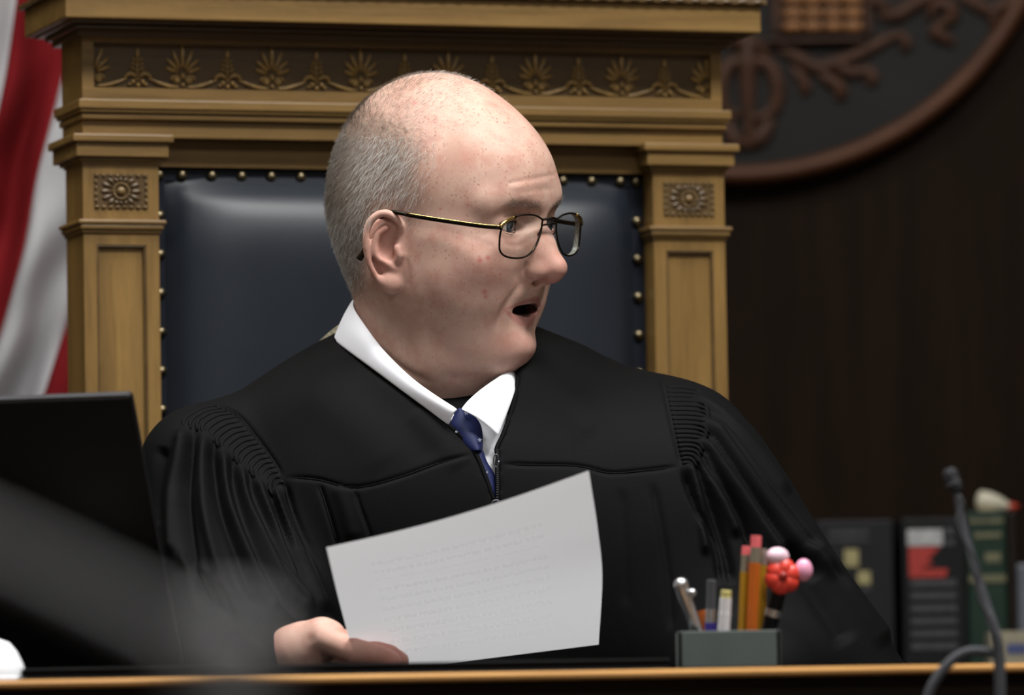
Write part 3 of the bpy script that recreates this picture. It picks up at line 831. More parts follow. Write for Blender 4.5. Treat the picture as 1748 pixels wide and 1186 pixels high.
stick('pencil', (1302, 936), (1299, 1078), 'yellow pencil right of the orange one', 'pencil', -.444, -.442, [('ferrule', 0, .2, .0038, .0038, M_FER), ('shaft', .2, 1, .0040, .0040, M_YEL)], 6)
r, A = stick('flower_pen', (1330, 1008), (1312, 1078), 'novelty pen topped by a red flower with pink knobs', 'pen', -.455, -.450, [('grip', 0, .45, .0055, .0058, M_BLKP), ('ring', .45, .62, .0062, .0062, M_SIL), ('barrel', .62, 1, .0058, .0050, M_BLKP)])
wb = np.array(r.location)
fc = at(1336, 984, -.458) - wb
MB().sph(tuple(fc), (.0085, .0075, .0085), 16, 12).build('flower_heart', M_FLR, r, sm=True)
for k in range(6):
    a = k * math.pi / 3 + .3
    MB().sph(tuple(fc + np.array([.0062 * math.cos(a), -.001, .0062 * math.sin(a)])), (.0078, .0062, .0078), 12, 8).build('petal', M_FLR, r, sm=True)
MB().sph(tuple(fc + np.array([0, -.0085, 0])), (.0034, .002, .0034)).build('eye', M_FLD, r, sm=True)
MB().sph(tuple(at(1327, 950, -.458) - wb), (.0090, .007, .0072), 14, 10).build('knob', M_FLW, r, sm=True)
MB().sph(tuple(at(1372, 973, -.458) - wb), (.0068, .006, .0086), 14, 10).build('knob', M_FLP, r, sm=True)

# gooseneck microphone clamped before the bench
M_MIC = plain('mic_dark_grey', srgb(66, 67, 71), .42, .1); M_MICB = plain('mic_foam_black', srgb(40, 40, 43), .7, .15, 300)
MY = -.66
mp = at(1708, 1180, MY)
stand = .0
mic = tag(empty('gooseneck_microphone', (mp[0], MY, 0)), 'slim dark gooseneck microphone with twisted cable at the right end of the bench', 'microphone')
mo = np.array([mp[0], MY, 0])
stem = spline([at(x, y, MY + dy) - mo for x, y, dy in ((1632, 838, .02), (1645, 900, .018), (1664, 970, .012), (1686, 1040, .006), (1700, 1085, 0), (1706, 1130, 0), (1708, 1250, 0))], 40)
MB().tube(stem, np.interp(np.linspace(0, 1, 40), [0, .6, 1], [.0028, .0038, .0044]), 12).build('gooseneck', M_MIC, mic, sm=True)
low = stem[-1]
MB().tube([tuple(low), (low[0], low[1], .012)], .007, 12).build('post', M_MIC, mic, sm=True)
MB().lathe([(.05, 0), (.05, .010), (.03, .018), (.008, .03)], (low[0], low[1], 0), 32).build('foot', M_MIC, mic, angle=40)
h0, h1 = at(1619, 800, MY + .022) - mo, at(1634, 842, MY + .02) - mo
hp = [h0 + (h1 - h0) * q for q in (0, .08, .5, .55, .85, 1)]
MB().tube(hp, (.0036, .0048, .0052, .0056, .0050, .0034), 14).build('capsule', M_MICB, mic, sm=True)
for q in (.15, .3, .6): MB().tube([h0 + (h1 - h0) * q, h0 + (h1 - h0) * (q + .05)], .0058, 14).build('ring', M_MIC, mic, sm=True)
cab_ = spline([at(x, y, MY - .006) - mo for x, y in ((1638, 846), (1644, 862), (1634, 885), (1642, 915), (1660, 945), (1672, 975), (1668, 1005), (1678, 1035), (1694, 1060), (1700, 1090))], 50)
MB().tube(cab_, .0013, 8).build('cable', M_MIC, mic, sm=True)
cord = spline([at(x, y, MY + .004) for x, y in ((1703, 1118), (1680, 1112), (1650, 1113), (1624, 1128), (1600, 1156), (1585, 1186), (1575, 1240), (1570, 1330))], 40)
c2 = [tuple(p - mo) for p in cord] + [tuple(np.array([cord[-1][0], MY + .002, .006]) - mo), tuple(np.array([cord[-1][0] + .08, MY - .02, .006]) - mo)]
MB().tube(c2, .0038, 10).build('cord', M_MIC, mic, sm=True)

# microphone on a tall stand between the camera and the bench, far out of focus
SY = -3.45
sm_ = at(392, 1180, SY)
st = tag(empty('microphone_stand', (sm_[0], SY, 0)), 'grey boom microphone stand, strongly blurred in the foreground at lower left', 'microphone stand')
so = np.array([sm_[0], SY, 0])
M_STD = plain('stand_satin_grey', srgb(104, 105, 108), .45, .05)
zb = (at(388, 1120, SY) - so)[2]
MB().tube([(0, 0, .02), (0, 0, zb - .01)], .0068, 16).build('post', M_STD, st, sm=True)
MB().lathe([(.13, 0), (.13, .012), (.05, .022), (.012, .04)], n=32).build('foot', M_STD, st, angle=40)
MB().sph((0, 0, zb), (.013, .013, .012), 16, 12).build('joint', M_STD, st, sm=True)
bm_ = [at(x, y, SY + .01) - so for x, y in ((388, 1120), (300, 1080), (160, 1010), (0, 935), (-170, 860))]
MB().tube(spline(bm_, 24), .0030, 12).build('boom', M_STD, st, sm=True)
e0 = bm_[-1]; e1 = at(-260, 835, SY + .02) - so
MB().tube([e0, e0 * .7 + e1 * .3, e1], (.008, .013, .012), 16).build('microphone', M_MICB, st, sm=True)

# ---------------------------------------------------------------- head frame: x forward, y to his left, z up
HEAD_O = at(757, 372, 0.0)
_phi, _pit, _rol = math.radians(60), math.radians(8), math.radians(5)
HEAD_R = np.array([[math.sin(_phi), math.cos(_phi), 0], [-math.cos(_phi), math.sin(_phi), 0], [0, 0, 1.0]]) @ rot('y', _pit) @ rot('x', _rol)
def head_w(P): return np.atleast_2d(P) @ HEAD_R.T + HEAD_O
def head_l(P): return (np.atleast_2d(P) - HEAD_O) @ HEAD_R

EAR_N = np.array([.42, -.907, .0]); EAR_U = np.array([.907, .42, 0]); EAR_V = np.array([0, 0, 1.0])
EAR_C = np.array([-.005, -.082, -.0255])
def ear(zx, zy, out=0.0):
    s = 6.89e-5
    return EAR_C + EAR_U * (zx - 400) * s + EAR_V * (600 - zy) * s + EAR_N * out

EYE = np.array([.0725, .0315, .001])

MOUTH = [(.0715, .0320, -.0680), (.0775, .021, -.0682), (.0832, .011, -.0686), (.0875, 0, -.0688)]
MOUTH_R = (.0012, .0040, .0052, .0054, .0042, .0024, .0006)
def head_field(h=.0016):
    f = Field((-.125, -.108, -.235), (.135, .1, .135), h)
    # skull
    f.ell((-.011, 0, .030), (.088, .0745, .089), .0, first=True)
    f.ell((.034, 0, .028), (.0625, .062, .056), .03)
    f.ell((-.030, 0, -.006), (.060, .066, .062), .03)
    # face mass
    f.ell((.034, 0, -.035), (.048, .060, .078), .03)
    f.ell2((.032, .033, -.046), (.042, .034, .044), .03)
    f.ell2((.058, .034, -.031), (.022, .022, .018), .02)         # cheek bone
    f.ell2((.044, .031, -.066), (.026, .019, .024), .02)         # jowl
    f.tube2([(-.010, .052, -.046), (.008, .043, -.080), (.056, .016, -.103)], (.016, .015, .014), .03)
    f.ell((.0690, 0, -.0985), (.0225, .023, .0165), .014)            # chin
    f.ell((.0615, 0, -.066), (.0165, .031, .025), .02)             # muzzle
    # brow
    f.tube2([(.083, .010, .020), (.081, .026, .024), (.068, .046, .019)], (.008, .009, .007), .016)
    # eye sockets
    f.ell2((.094, .031, .001), (.016, .017, .012), .014, 's')
    f.ell2((.094, .017, -.003), (.012, .008, .012), .012, 's')
    # lids
    f.ell2(EYE, (.0140, .0150, .0142), .005)
    f.ell2((EYE[0] - .002, EYE[1], EYE[2] - .016), (.0125, .015, .006), .010)       # bag under the eye
    # nose
    f.tube([(.082, 0, .014), (.0885, 0, .000), (.101, 0, -.020), (.109, 0, -.0325)], (.0060, .0064, .0076, .0084), .009)
    f.ell((.1030, 0, -.0312), (.0132, .0092, .0082), .009)
    f.ell2((.089, .0085, -.024), (.0150, .0095, .0160), .010)
    f.ell2((.082, .013, -.016), (.0140, .0085, .0180), .012)
    f.ell2((.0945, .0120, -.0360), (.0112, .0062, .0066), .008)
    f.tube([(.107, 0, -.0395), (.091, 0, -.0445)], (.0050, .0045), .006)
    # philtrum / lips
    f.ell((.079, 0, -.051), (.0145, .022, .012), .012)
    LX = -.0080
    up = [(.0765 + LX, .0300, -.0672), (.0830 + LX, .020, -.0638), (.0885 + LX, .011, -.0602), (.0940 + LX, .004, -.0570), (.0935 + LX, 0, -.0576)]
    lo = [(.0755 + LX, .0290, -.0690), (.0815 + LX, .020, -.0742), (.0850 + LX, .011, -.0785), (.0875 + LX, 0, -.0800)]
    mir = lambda L: L + [(a, -b, c) for a, b, c in L[-2::-1]]
    f.tube(mir(up), (.0012, .0022, .0030, .0036, .0033, .0036, .0030, .0022, .0012), .005)
    f.tube(mir(lo), (.0014, .0042, .0056, .0062, .0056, .0042, .0014), .004)
    f.tube(mir(MOUTH), MOUTH_R, .0020, 's')
    f.ell((.068, 0, -.0688), (.016, .021, .0060), .003, 's')
    f.tube([(.072, -.018, -.0862), (.0795, 0, -.0872), (.072, .018, -.0862)], (.0030, .0050, .0030), .007, 's')   # groove over the chin
    # neck
    nb = head_l(at(728, 700, .030))[0]; nt = head_l(at(722, 470, .022))[0]
    f.tube([nt, (nt + nb) / 2, nb, nb + (nb - nt) * .3], (.055, .058, .062, .085), .03)
    dc = head_l(at(786, 590, -.012))[0]
    f.ell(dc, (.038, .033, .022), .03)                          # double chin
    dc = head_l(at(754, 628, -.004))[0]
    f.ell(dc, (.036, .034, .024), .03)
    # nostrils
    f.ell2((.099, .0075, -.0440), (.0072, .0038, .0048), .002, 's')
    # lid openings
    for sgn in (-1, 1):
        f.ell((EYE[0] + .012, sgn * EYE[1], EYE[2] - .0005), (.011, .0138, .0051), .0012, 's')
    # ears
    for sgn in (1, -1):
        def E(zx, zy, out=0.0):
            p = ear(zx, zy, out); return np.array([p[0], p[1] * sgn, p[2]])
        base = np.stack([EAR_U, EAR_V, EAR_N], 1) * np.array([[1], [sgn], [1]])
        f.ell(E(420, 560, -.006), (.0165, .0270, .0042), .003, 'u', base)
        f.ell(E(470, 800, -.006), (.0105, .0200, .0050), .006, 'u', base)
        f.ell(E(470, 500, -.014), (.012, .022, .010), .008, 'u', base)
        f.ell(E(430, 560, .002), (.0095, .0125, .0075), .003, 's', base)           # concha
        f.ell(E(470, 400, .000), (.0060, .0060, .0050), .003, 's', base)
        hel = spline([E(520, 430, -.006), E(590, 330, -.002), E(540, 230, .000), E(440, 165, .001), E(330, 168, .001), E(230, 245, .001), E(180, 370, .001), E(182, 520, .001), E(215, 700, .000), E(290, 860, -.001), E(370, 960, -.001)], 24)
        f.tube(hel, np.interp(np.arange(24), [0, 6, 14, 23], [.0022, .0034, .0030, .0030]), .0018)
        f.ell(E(490, 985, -.001), (.0078, .0078, .0042), .005, 'u', base)           # lobe
        f.tube(spline([E(240, 330, -.002), E(225, 520, -.002), E(275, 740, -.002), E(370, 880, -.002)], 10), .0014, .002, 's')   # scapha groove
        f.tube(spline([E(400, 330, -.001), E(300, 430, -.0005), E(285, 580, 0), E(330, 690, 0), E(420, 740, 0), E(530, 800, -.001)], 12), (.0028), .003)
        f.tube([E(560, 560, .0), E(590, 640, .0005), E(575, 700, 0)], (.0036, .0038, .003), .003)      # tragus
    return f

def build_head(h=.0016):
    V, F = head_field(h).mesh()
    return V, F

# ---------------------------------------------------------------- the judge: skin material
t = NT('skin'); v = t.coord()
big = t.noise(v, 22, 3, .5); mid = t.noise(v, 70, 4, .6); fine = t.noise(v, 700, 3, .6); pore = t.noise(v, 1800, 2, .5)
c = t.ramp(big, [(.32, srgb(180, 142, 126)), (.55, srgb(198, 164, 148)), (.75, srgb(188, 148, 135))])
c = t.mix(t.math('MULTIPLY', t.ramp(mid, [(.48, (0, 0, 0)), (.70, (1, 1, 1))]), .42), c, srgb(172, 114, 100))
vo = t.n('ShaderNodeTexVoronoi', feature='F1'); vo.inputs['Scale'].default_value = 320; vo.inputs['Randomness'].default_value = 1.0; t.l(v, vo.inputs['Vector'])
spot = t.ramp(vo.outputs['Distance'], [(.0, (1, 1, 1)), (.15, (.6, .6, .6)), (.34, (0, 0, 0))])
sel = t.ramp(t.n('ShaderNodeSeparateColor').outputs[0], [(0, (0, 0, 0)), (1, (1, 1, 1))])
sepc = [n for n in t.t.nodes if n.bl_idname == 'ShaderNodeSeparateColor'][0]; t.l(vo.outputs['Color'], sepc.inputs[0])
sel = t.ramp(sepc.outputs[0], [(.38, (0, 0, 0)), (.46, (1, 1, 1))])
fr = t.math('MULTIPLY', t.math('MULTIPLY', spot, sel), t.math('MULTIPLY', t.math('MULTIPLY', t.attr('freckle').outputs['Fac'], t.ramp(t.noise(v, 45, 2), [(.36, (.15, .15, .15)), (.58, (1, 1, 1))])), .95))
c = t.mix(fr, c, srgb(136, 80, 52))
vo2 = t.n('ShaderNodeTexVoronoi', feature='F1'); vo2.inputs['Scale'].default_value = 430; t.l(v, vo2.inputs['Vector'])
fr2 = t.math('MULTIPLY', t.ramp(vo2.outputs['Distance'], [(.0, (1, 1, 1)), (.3, (0, 0, 0))]), t.math('MULTIPLY', t.attr('freckle').outputs['Fac'], .40))
c = t.mix(fr2, c, srgb(168, 108, 80))
c = t.mix(t.math('MULTIPLY', t.attr('flush').outputs['Fac'], .55), c, srgb(200, 126, 118))
c = t.mix(t.math('MULTIPLY', t.attr('lip').outputs['Fac'], .65), c, srgb(174, 106, 103))
c = t.mix(t.attr('mouth').outputs['Fac'], c, srgb(58, 22, 20))
c = t.mix(t.math('MULTIPLY', t.attr('stubble').outputs['Fac'], .28), c, srgb(138, 112, 100))
c = t.mix(t.math('MULTIPLY', t.attr('scalp').outputs['Fac'], .75), c, srgb(128, 110, 95))
c = t.mix(t.math('MULTIPLY', t.attr('blemish').outputs['Fac'], .7), c, srgb(176, 66, 66))
t.base(c); t.bump(t.math('ADD', t.math('MULTIPLY', fine, .7), t.math('MULTIPLY', pore, .5)), .16, .0006)
M_SKIN = t.set(Roughness=.52, Subsurface_Weight=.10, Subsurface_Scale=.006, Specular_IOR_Level=.26)
t.b.inputs['Subsurface Radius'].default_value = (1.0, .35, .2)

# ---------------------------------------------------------------- robe as a distance field (before the neck opening is cut)
def W(px, py, y): return tuple(at(px, py, y))
def robe_field(h=.003):
    f = Field((-.345, -.345, .49), (.385, .235, 1.075), h)
    f.ell((-.055, .065, .74), (.205, .135, .33), .0, first=True)
    f.ell((-.058, .035, .895), (.185, .118, .125), .05)
    f.ell(W(705, 720, .045), (.115, .075, .060), .05)
    L = [W(650, 690, .05), W(423, 786, .040), W(352, 806, .03)]
    f.tube(L, (.056, .054, .0495), .03)
    f.tube([W(352, 806, .03), W(372, 920, -.01), W(400, 1010, -.04), W(430, 1085, -.10)], (.0495, .060, .068, .062), .03)
    f.tube([W(430, 1085, -.10), W(432, 1130, -.225)], (.060, .034), .03)
    Rr = [W(850, 690, .05), W(960, 704, .055), W(1095, 752, .055), W(1150, 790, .045)]
    f.tube(Rr, (.056, .0545, .051, .057), .03)
    f.tube([W(1150, 790, .045), W(1182, 868, .02), W(1279, 995, -.005), W(1372, 1122, -.012), W(1450, 1240, -.015)], (.057, .072, .071, .066, .066), .03)
    f.tube([W(1360, 1150, -.02), W(1300, 1160, -.10)], (.06, .05), .03)
    f.ell(W(1110, 1010, .0), (.105, .09, .16), .06)
    f.ell(W(1230, 1110, -.02), (.10, .075, .10), .03)
    return f
RF = robe_field()
RD0 = RF.d.copy()
def rf_val(P):
    q = (P - RF.lo) / RF.h; n = np.array(RD0.shape)
    q = np.clip(q, 0, n - 1.001); i = q.astype(int); fr_ = q - i
    out = 0
    for a in (0, 1):
        for b in (0, 1):
            for c_ in (0, 1):
                out = out + RD0[i[:, 0] + a, i[:, 1] + b, i[:, 2] + c_] * (fr_[:, 0] if a else 1 - fr_[:, 0]) * (fr_[:, 1] if b else 1 - fr_[:, 1]) * (fr_[:, 2] if c_ else 1 - fr_[:, 2])
    return out
def robe_hit(px, py, off=0.0):
    """point where the pixel's ray meets the robe offset outward by off"""
    d = ray(px, py); s = np.linspace((-.36 + 5) / d[1], (.24 + 5) / d[1], 900)
    P = CAM + s[:, None] * d
    val = rf_val(P) - off
    k = np.argmax(val < 0)
    if val[k] >= 0: k = int(np.argmin(val)); return P[k]
    if k == 0: return P[0]
    a, b = val[k - 1], val[k]
    return P[k - 1] + (P[k] - P[k - 1]) * (a / (a - b + 1e-9))
# neck opening: the outer layer inside this outline is taken away
OPEN_L = [(604, 470), (590, 560), (572, 581), (640, 632), (705, 680), (768, 728), (808, 768), (828, 812), (846, 862)]
OPEN_R = [(851, 862), (849, 800), (850, 780), (848, 765), (860, 738), (876, 690), (889, 618), (900, 470)]
OPEN = OPEN_L + OPEN_R
n_ = RD0.shape
XX, YY, ZZ = np.meshgrid(RF.ax[0], RF.ax[1], RF.ax[2], indexing='ij')
sel_ = (RD0 > -.030) & (RD0 < .012) & (YY < .10) & (ZZ > .85)
P_ = np.stack([XX[sel_], YY[sel_], ZZ[sel_]], 1); Q_ = to_px(P_)
inn = in_poly(Q_, OPEN); dd, _, _ = poly_dist(Q_, OPEN)
d2 = np.where(inn, -dd, dd) / 2080.0
lay = np.maximum(d2, -(RD0[sel_] + .016))
RF.d[sel_] = np.maximum(RF.d[sel_], -lay)
del XX, YY, ZZ
# keep clear of the bench top
RF.clear_below(DZ + .0015, DB + .004)
V, F = RF.mesh()
V = relax(V, F, 2, .4)
def subdivide(V, F):
    n = len(V); E = np.sort(np.stack([F, np.roll(F, -1, 1)], 2).reshape(-1, 2), 1)
    key = E[:, 0].astype(np.int64) * n + E[:, 1]
    u, inv = np.unique(key, return_inverse=True)
    mid = (V[u // n] + V[u % n]) / 2; cen = V[F].mean(1)
    e = n + inv.reshape(-1, 4); c_ = n + len(u) + np.arange(len(F))
    NF = np.concatenate([np.stack([F[:, i], e[:, i], c_, e[:, (i - 1) % 4]], 1) for i in range(4)])
    NV = np.concatenate([V, mid, cen])
    return NV, NF
V, F = subdivide(V, F)
V = relax(V, F, 3, .5)
N = vnormals(V, F)
# yoke lies over the lower cloth: raise what is above the seam a little
def px_mask(poly): 
    q = to_px(V); return in_poly(q, poly) & ((N * (CAM - V)).sum(1) > 0)
SEAM_L = [(483, 815), (540, 818), (605, 832), (680, 815), (750, 790), (812, 774)]
SEAM_R = [(852, 792), (900, 793), (985, 795), (1040, 807), (1100, 803), (1163, 795)]
YOKE_L = [(357, 685), (402, 706), (434, 742), (467, 787), (483, 815)]
YOKE_R = [(1128, 640), (1133, 660), (1146, 721), (1163, 795)]
# the yoke cloth is flat and the sleeve falls from it in folds
front = to_px(V)
for line, amp, w in [
    (SEAM_L, -.0022, 3.2), (SEAM_R, -.0022, 3.2), (YOKE_L, -.0024, 3.5), (YOKE_R, -.0020, 3.5),
    ([(484, 820), (496, 870), (520, 930), (548, 1000), (575, 1070)], -.007, 7),
    ([(470, 830), (500, 900), (530, 980), (556, 1050)], .006, 11),
    ([(543, 822), (556, 862), (574, 922), (590, 990)], -.0030, 4),
    ([(604, 834), (616, 870), (632, 916), (650, 990)], -.0022, 3),
    ([(574, 828), (590, 870), (604, 920)], .0020, 12),
    # left sleeve
    ([(316, 726), (306, 790), (296, 860), (300, 960)], .0085, 12), ([(334, 726), (326, 780), (318, 850), (330, 960), (360, 1050)], -.0085, 10),
    ([(349, 732), (346, 800), (352, 880), (378, 980), (410, 1060)], .0085, 11), ([(364, 748), (366, 800), (378, 870), (406, 950), (440, 1040)], -.0085, 9),
    ([(378, 760), (386, 820), (404, 890), (440, 970), (480, 1040)], .0090, 11), ([(394, 774), (400, 830), (420, 890), (462, 980), (520, 1060)], -.0085, 8),
    ([(408, 788), (420, 840), (446, 900), (490, 980), (540, 1050)], .0075, 9), ([(422, 798), (434, 846), (456, 890), (490, 960), (530, 1030)], -.0060, 6),
    ([(440, 812), (452, 850), (476, 910), (510, 985)], .0050, 7), ([(456, 822), (468, 860), (492, 920), (526, 1000)], -.0045, 5),
    ([(280, 760), (266, 830), (262, 900)], -.0060, 10), ([(470, 830), (484, 880), (506, 940)], .0035, 5),
    ([(330, 1000), (400, 1040), (470, 1090)], -.006, 16), ([(300, 940), (380, 1010), (450, 1080)], .005, 14),
    # right sleeve
    ([(1186, 674), (1224, 716), (1266, 772), (1310, 832), (1380, 920), (1450, 1010)], -.0060, 8),
    ([(1180, 672), (1240, 712), (1290, 764), (1350, 846)], .0040, 9),
    ([(1200, 706), (1240, 750), (1290, 816), (1350, 890), (1430, 990)], .0085, 11), ([(1194, 716), (1226, 764), (1270, 826), (1320, 890), (1400, 990)], -.0085, 9),
    ([(1196, 740), (1226, 784), (1262, 840), (1300, 900), (1350, 970)], .0085, 10), ([(1192, 752), (1214, 800), (1246, 852), (1276, 910), (1300, 960)], -.0085, 9),
    ([(1192, 768), (1212, 812), (1236, 862), (1262, 920)], .0070, 8), ([(1184, 778), (1200, 818), (1216, 866), (1236, 930), (1250, 1000)], -.0075, 8),
    ([(1176, 786), (1188, 826), (1198, 880), (1206, 950)], .0055, 7), ([(1166, 798), (1178, 836), (1196, 876), (1220, 930), (1230, 1000)], -.0065, 6),
    ([(1380, 920), (1440, 1000), (1520, 1100)], .0060, 16), ([(1330, 930), (1390, 1010), (1450, 1100)], -.0070, 16),
    # front of the gown
    ([(1112, 820), (1126, 890), (1140, 980), (1146, 1080)], -.0022, 7), ([(1060, 830), (1066, 930), (1070, 1040)], -.0012, 9), ([(880, 620), (960, 680), (1020, 740)], .0025, 30), ([(600, 640), (690, 720), (740, 790)], -.0014, 30),
    ([(520, 660), (620, 750), (660, 800)], .0012, 34), ([(700, 700), (760, 760), (790, 800)], .0014, 20)]:
    crease(V, N, line, amp, w)
V = relax(V, F, 1, .35)

# ---------------------------------------------------------------- body: head and neck, trunk and arms inside the gown, both hands - one mesh
HV, HF = build_head(.0015)
HV = relax(HV, HF, 1, .4)
HL = HV.copy()
HW = head_w(HV)
HN = vnormals(HW, HF)
for line, amp, w, *en in [
    ([(896, 468), (888, 486), (872, 508), (858, 530), (852, 548), (846, 572)], -.0019, 6, .3), ([(880, 466), (862, 494), (844, 524), (836, 550)], .0010, 16, .45),
    
    ([(862, 314), (890, 308), (930, 301), (952, 297)], -.0006, 3), ([(870, 322), (900, 316), (940, 310)], .0004, 4), ([(886, 330), (915, 325), (948, 322)], -.0004, 3),
    ([(858, 414), (880, 420), (900, 412), (912, 400)], -.0006, 4),
    ([(846, 392), (834, 396), (822, 404)], -.0003, 2.5), ([(846, 386), (832, 384), (820, 386)], -.0003, 2.5),
    ([(858, 374), (874, 367), (890, 368), (902, 376)], -.0013, 2.5),
     ([(760, 640), (810, 646), (850, 628)], -.0006, 7), ([(700, 500), (712, 550), (760, 600), (820, 622)], -.0006, 16),
    ([(694, 440), (699, 465), (698, 490)], -.0005, 3), ([(901, 446), (895, 460), (899, 474), (912, 480)], -.0017, 3.2),
    ([(640, 590), (690, 630), (740, 655)], -.0012, 5)]:
    crease(HW, HN, line, amp, w, *en)
HW = relax(HW, HF, 1, .25)
HN = vnormals(HW, HF)
# masks for colour
HQ = to_px(HW)
x, y, z = HL.T
def blob(c_, r_): return np.exp(-(((HL - np.array(c_)) / np.array(r_)) ** 2).sum(1))
ear_m = np.exp(-(((HL - EAR_C * np.array([1, 1, 1])) / np.array([.022, .014, .034])) ** 2).sum(1)) + np.exp(-(((HL - EAR_C * np.array([1, -1, 1])) / np.array([.022, .014, .034])) ** 2).sum(1))
flush = np.clip(.8 * blob((.108, 0, -.036), (.014, .018, .014)) + .35 * (blob((.06, -.04, -.035), (.03, .03, .025)) + blob((.06, .04, -.035), (.03, .03, .025))) + .55 * np.clip(ear_m, 0, 1) + .75 * blob((.078, 0, -.098), (.02, .03, .014)) + .4 * (blob((.08, -.032, -.012), (.02, .02, .006)) + blob((.08, .032, -.012), (.02, .02, .006))), 0, 1)
lipd = np.minimum(poly_dist(np.stack([np.abs(y), z], 1), [(0, -.0595), (.004, -.0588), (.011, -.0612), (.020, -.0646), (.0295, -.0676)])[0] / np.interp(np.abs(y), [0, .02, .03], [.0020, .0016, .0005]), poly_dist(np.stack([np.abs(y), z], 1), [(0, -.0785), (.011, -.0770), (.020, -.0730), (.0290, -.0688)])[0] / np.interp(np.abs(y), [0, .02, .03], [.0044, .0027, .0004]))
lip = smoothstep(1.6, .6, lipd) * (x > .060)
mfront = np.interp(np.abs(y), [p[1] for p in MOUTH[::-1]], [p[0] for p in MOUTH[::-1]])
mouth = smoothstep(-.0004, -.0028, x - mfront) * (np.abs(z + .0682) < .0064) * (np.abs(y) < .0260) * (x > .045)
freck = np.clip(.35 + .8 * smoothstep(.0, .05, z) * (x > -.03) + .5 * blob((.04, -.06, -.03), (.04, .04, .05)), 0, 1.0) * (1 - np.clip(ear_m, 0, 1) * .7)
hpx, hpy = HQ[:, 0], HQ[:, 1]
# hair growth: thick at sides and back, thin over the crown, none on the brow
def hair_density(L):
    x, y, z = L.T
    side = smoothstep(.033, -.014, x - .10 * z + .9 * np.clip(.006 - z, 0, .05))            # front hair line at the temple
    front = smoothstep(.012, -.010, x - .30 * np.clip(z - .03, 0, 1) + .45 * np.clip(z - .02, 0, 1))
    low = smoothstep(-.078, -.045, z - .35 * np.clip(x + .05, -.1, .1) * 0)
    top = 1 - .90 * smoothstep(.058, .098, z + .35 * np.clip(x + .02, -.1, .05))
    d = side * low * top
    crown = .34 * smoothstep(.050, -.03, x) * smoothstep(.03, .06, z)
    return np.clip(np.maximum(d, crown * low), 0, 1)
dens = hair_density(HL) * (1 - np.clip(ear_m * 2.4, 0, 1))
stub = np.clip(blob((.055, -.03, -.098), (.035, .035, .03)) + blob((.055, .03, -.098), (.035, .035, .03)) + blob((.02, -.06, -.09), (.04, .03, .035)), 0, 1)
blem = np.zeros(len(HL))
facing = (HN * (CAM - HW)).sum(1) > 0
for bx_, by_, br_ in ((819, 444, 4.5), (833, 440, 4), (827, 498, 4), (829, 506, 3), (708, 176, 2.5), (753, 160, 2), (752, 356, 2.0), (799, 351, 1.6), (854, 468, 2)):
    blem = np.maximum(blem, np.exp(-(((hpx - bx_) ** 2 + (hpy - by_) ** 2) / br_ ** 2)) * facing)
# trunk and arms (inside the clothes) and hands
HANDY = -.262
def hand_field():
    f = Field(tuple(at(405, 1200, -.33) - np.array([0, .02, 0])), tuple(at(720, 1030, -.15)), .0012)
    Wp = lambda a, b, c_: W(a, b, c_)
    f.tube([Wp(425, 1158, -.215), Wp(470, 1128, -.225), Wp(520, 1108, -.235)], (.021, .0185, .019), .01)
    f.tube([Wp(505, 1112, -.238), Wp(552, 1090, -.246)], (.020, .0155), .012)
    f.tube([Wp(500, 1116, -.215), Wp(560, 1100, -.205)], (.018, .0130), .012)
    f.tube([Wp(548, 1083, -.250), Wp(566, 1086, -.252)], (.0118, .0105), .008)
    for k, (dx, dyy, dz) in enumerate(((0, 0, 0), (22, -.0165, 7), (14, -.031, 12), (0, -.043, 18))):
        yk = -.262 - dyy * 0 + (.0 if k == 0 else dyy * -1)
        yk = -.262 + (-dyy)
        rr = (.0105, .0106, .0088, .0078) if k < 3 else (.0085, .0080, .0075, .0066)
        f.tube([Wp(556 + dx, 1092 + dz * .3, yk + .006), Wp(606 + dx, 1112 + dz * .2, yk), Wp(642 + dx, 1118 + dz * .1, yk), Wp(668 + dx * .6, 1128, yk + .004)], rr, .0030)
    f.tube([Wp(520, 1110, -.20), Wp(560, 1105, -.175), Wp(610, 1112, -.170), Wp(646, 1120, -.178)], (.014, .0118, .0105, .0085), .006)      # thumb behind the sheet
    f.ell(Wp(527, 1091, -.2665), (.0030, .0030, .0022), .005, 's')                                                                          # dimple beside the knuckle
    f.clear_below(DZ + .001, DB + .004)
    return f
GV, GF = hand_field().mesh(); GV = relax(GV, GF, 2, .4)
tf = Field((-.33, -.28, .49), (.40, .21, 1.04), .006)
tf.ell((-.055, .070, .74), (.17, .10, .30), .0, first=True); tf.ell((-.058, .045, .895), (.15, .085, .09), .05)
tf.tube([W(650, 700, .05), W(423, 800, .04), W(400, 1010, -.03), W(440, 1120, -.17), W(460, 1135, -.22)], (.035, .036, .036, .026, .019), .03)
tf.tube([W(850, 700, .05), W(1095, 765, .055), W(1160, 800, .045), W(1330, 1085, -.0), W(1260, 1150, -.09)], (.035, .036, .038, .036, .022), .03)
tf.tube([W(728, 720, .03), W(735, 800, .03)], (.055, .08), .03)
tf.clear_below(DZ + .004, DB + .006)
TV, TF = tf.mesh()
nH, nG = len(HW), len(GV)
BV = np.vstack([HW, GV, TV]); BF = np.vstack([HF, GF + nH, TF + nH + nG])
seat_pt = np.array([-.055, .10, .472])
judge = empty('person', tuple(seat_pt))
body = None
bpy.data.objects.remove(judge)
judge = vf('person', BV - seat_pt, BF, M_SKIN)
judge.location = seat_pt
tag(judge, 'balding man in a black robe and glasses, seated, head turned aside, holding a paper', 'person')
def attr_f(o, name, arr):
    a = o.data.attributes.new(name, 'FLOAT', 'POINT'); a.data.foreach_set('value', np.asarray(arr, np.float32))
pad = np.zeros(nG + len(TV))
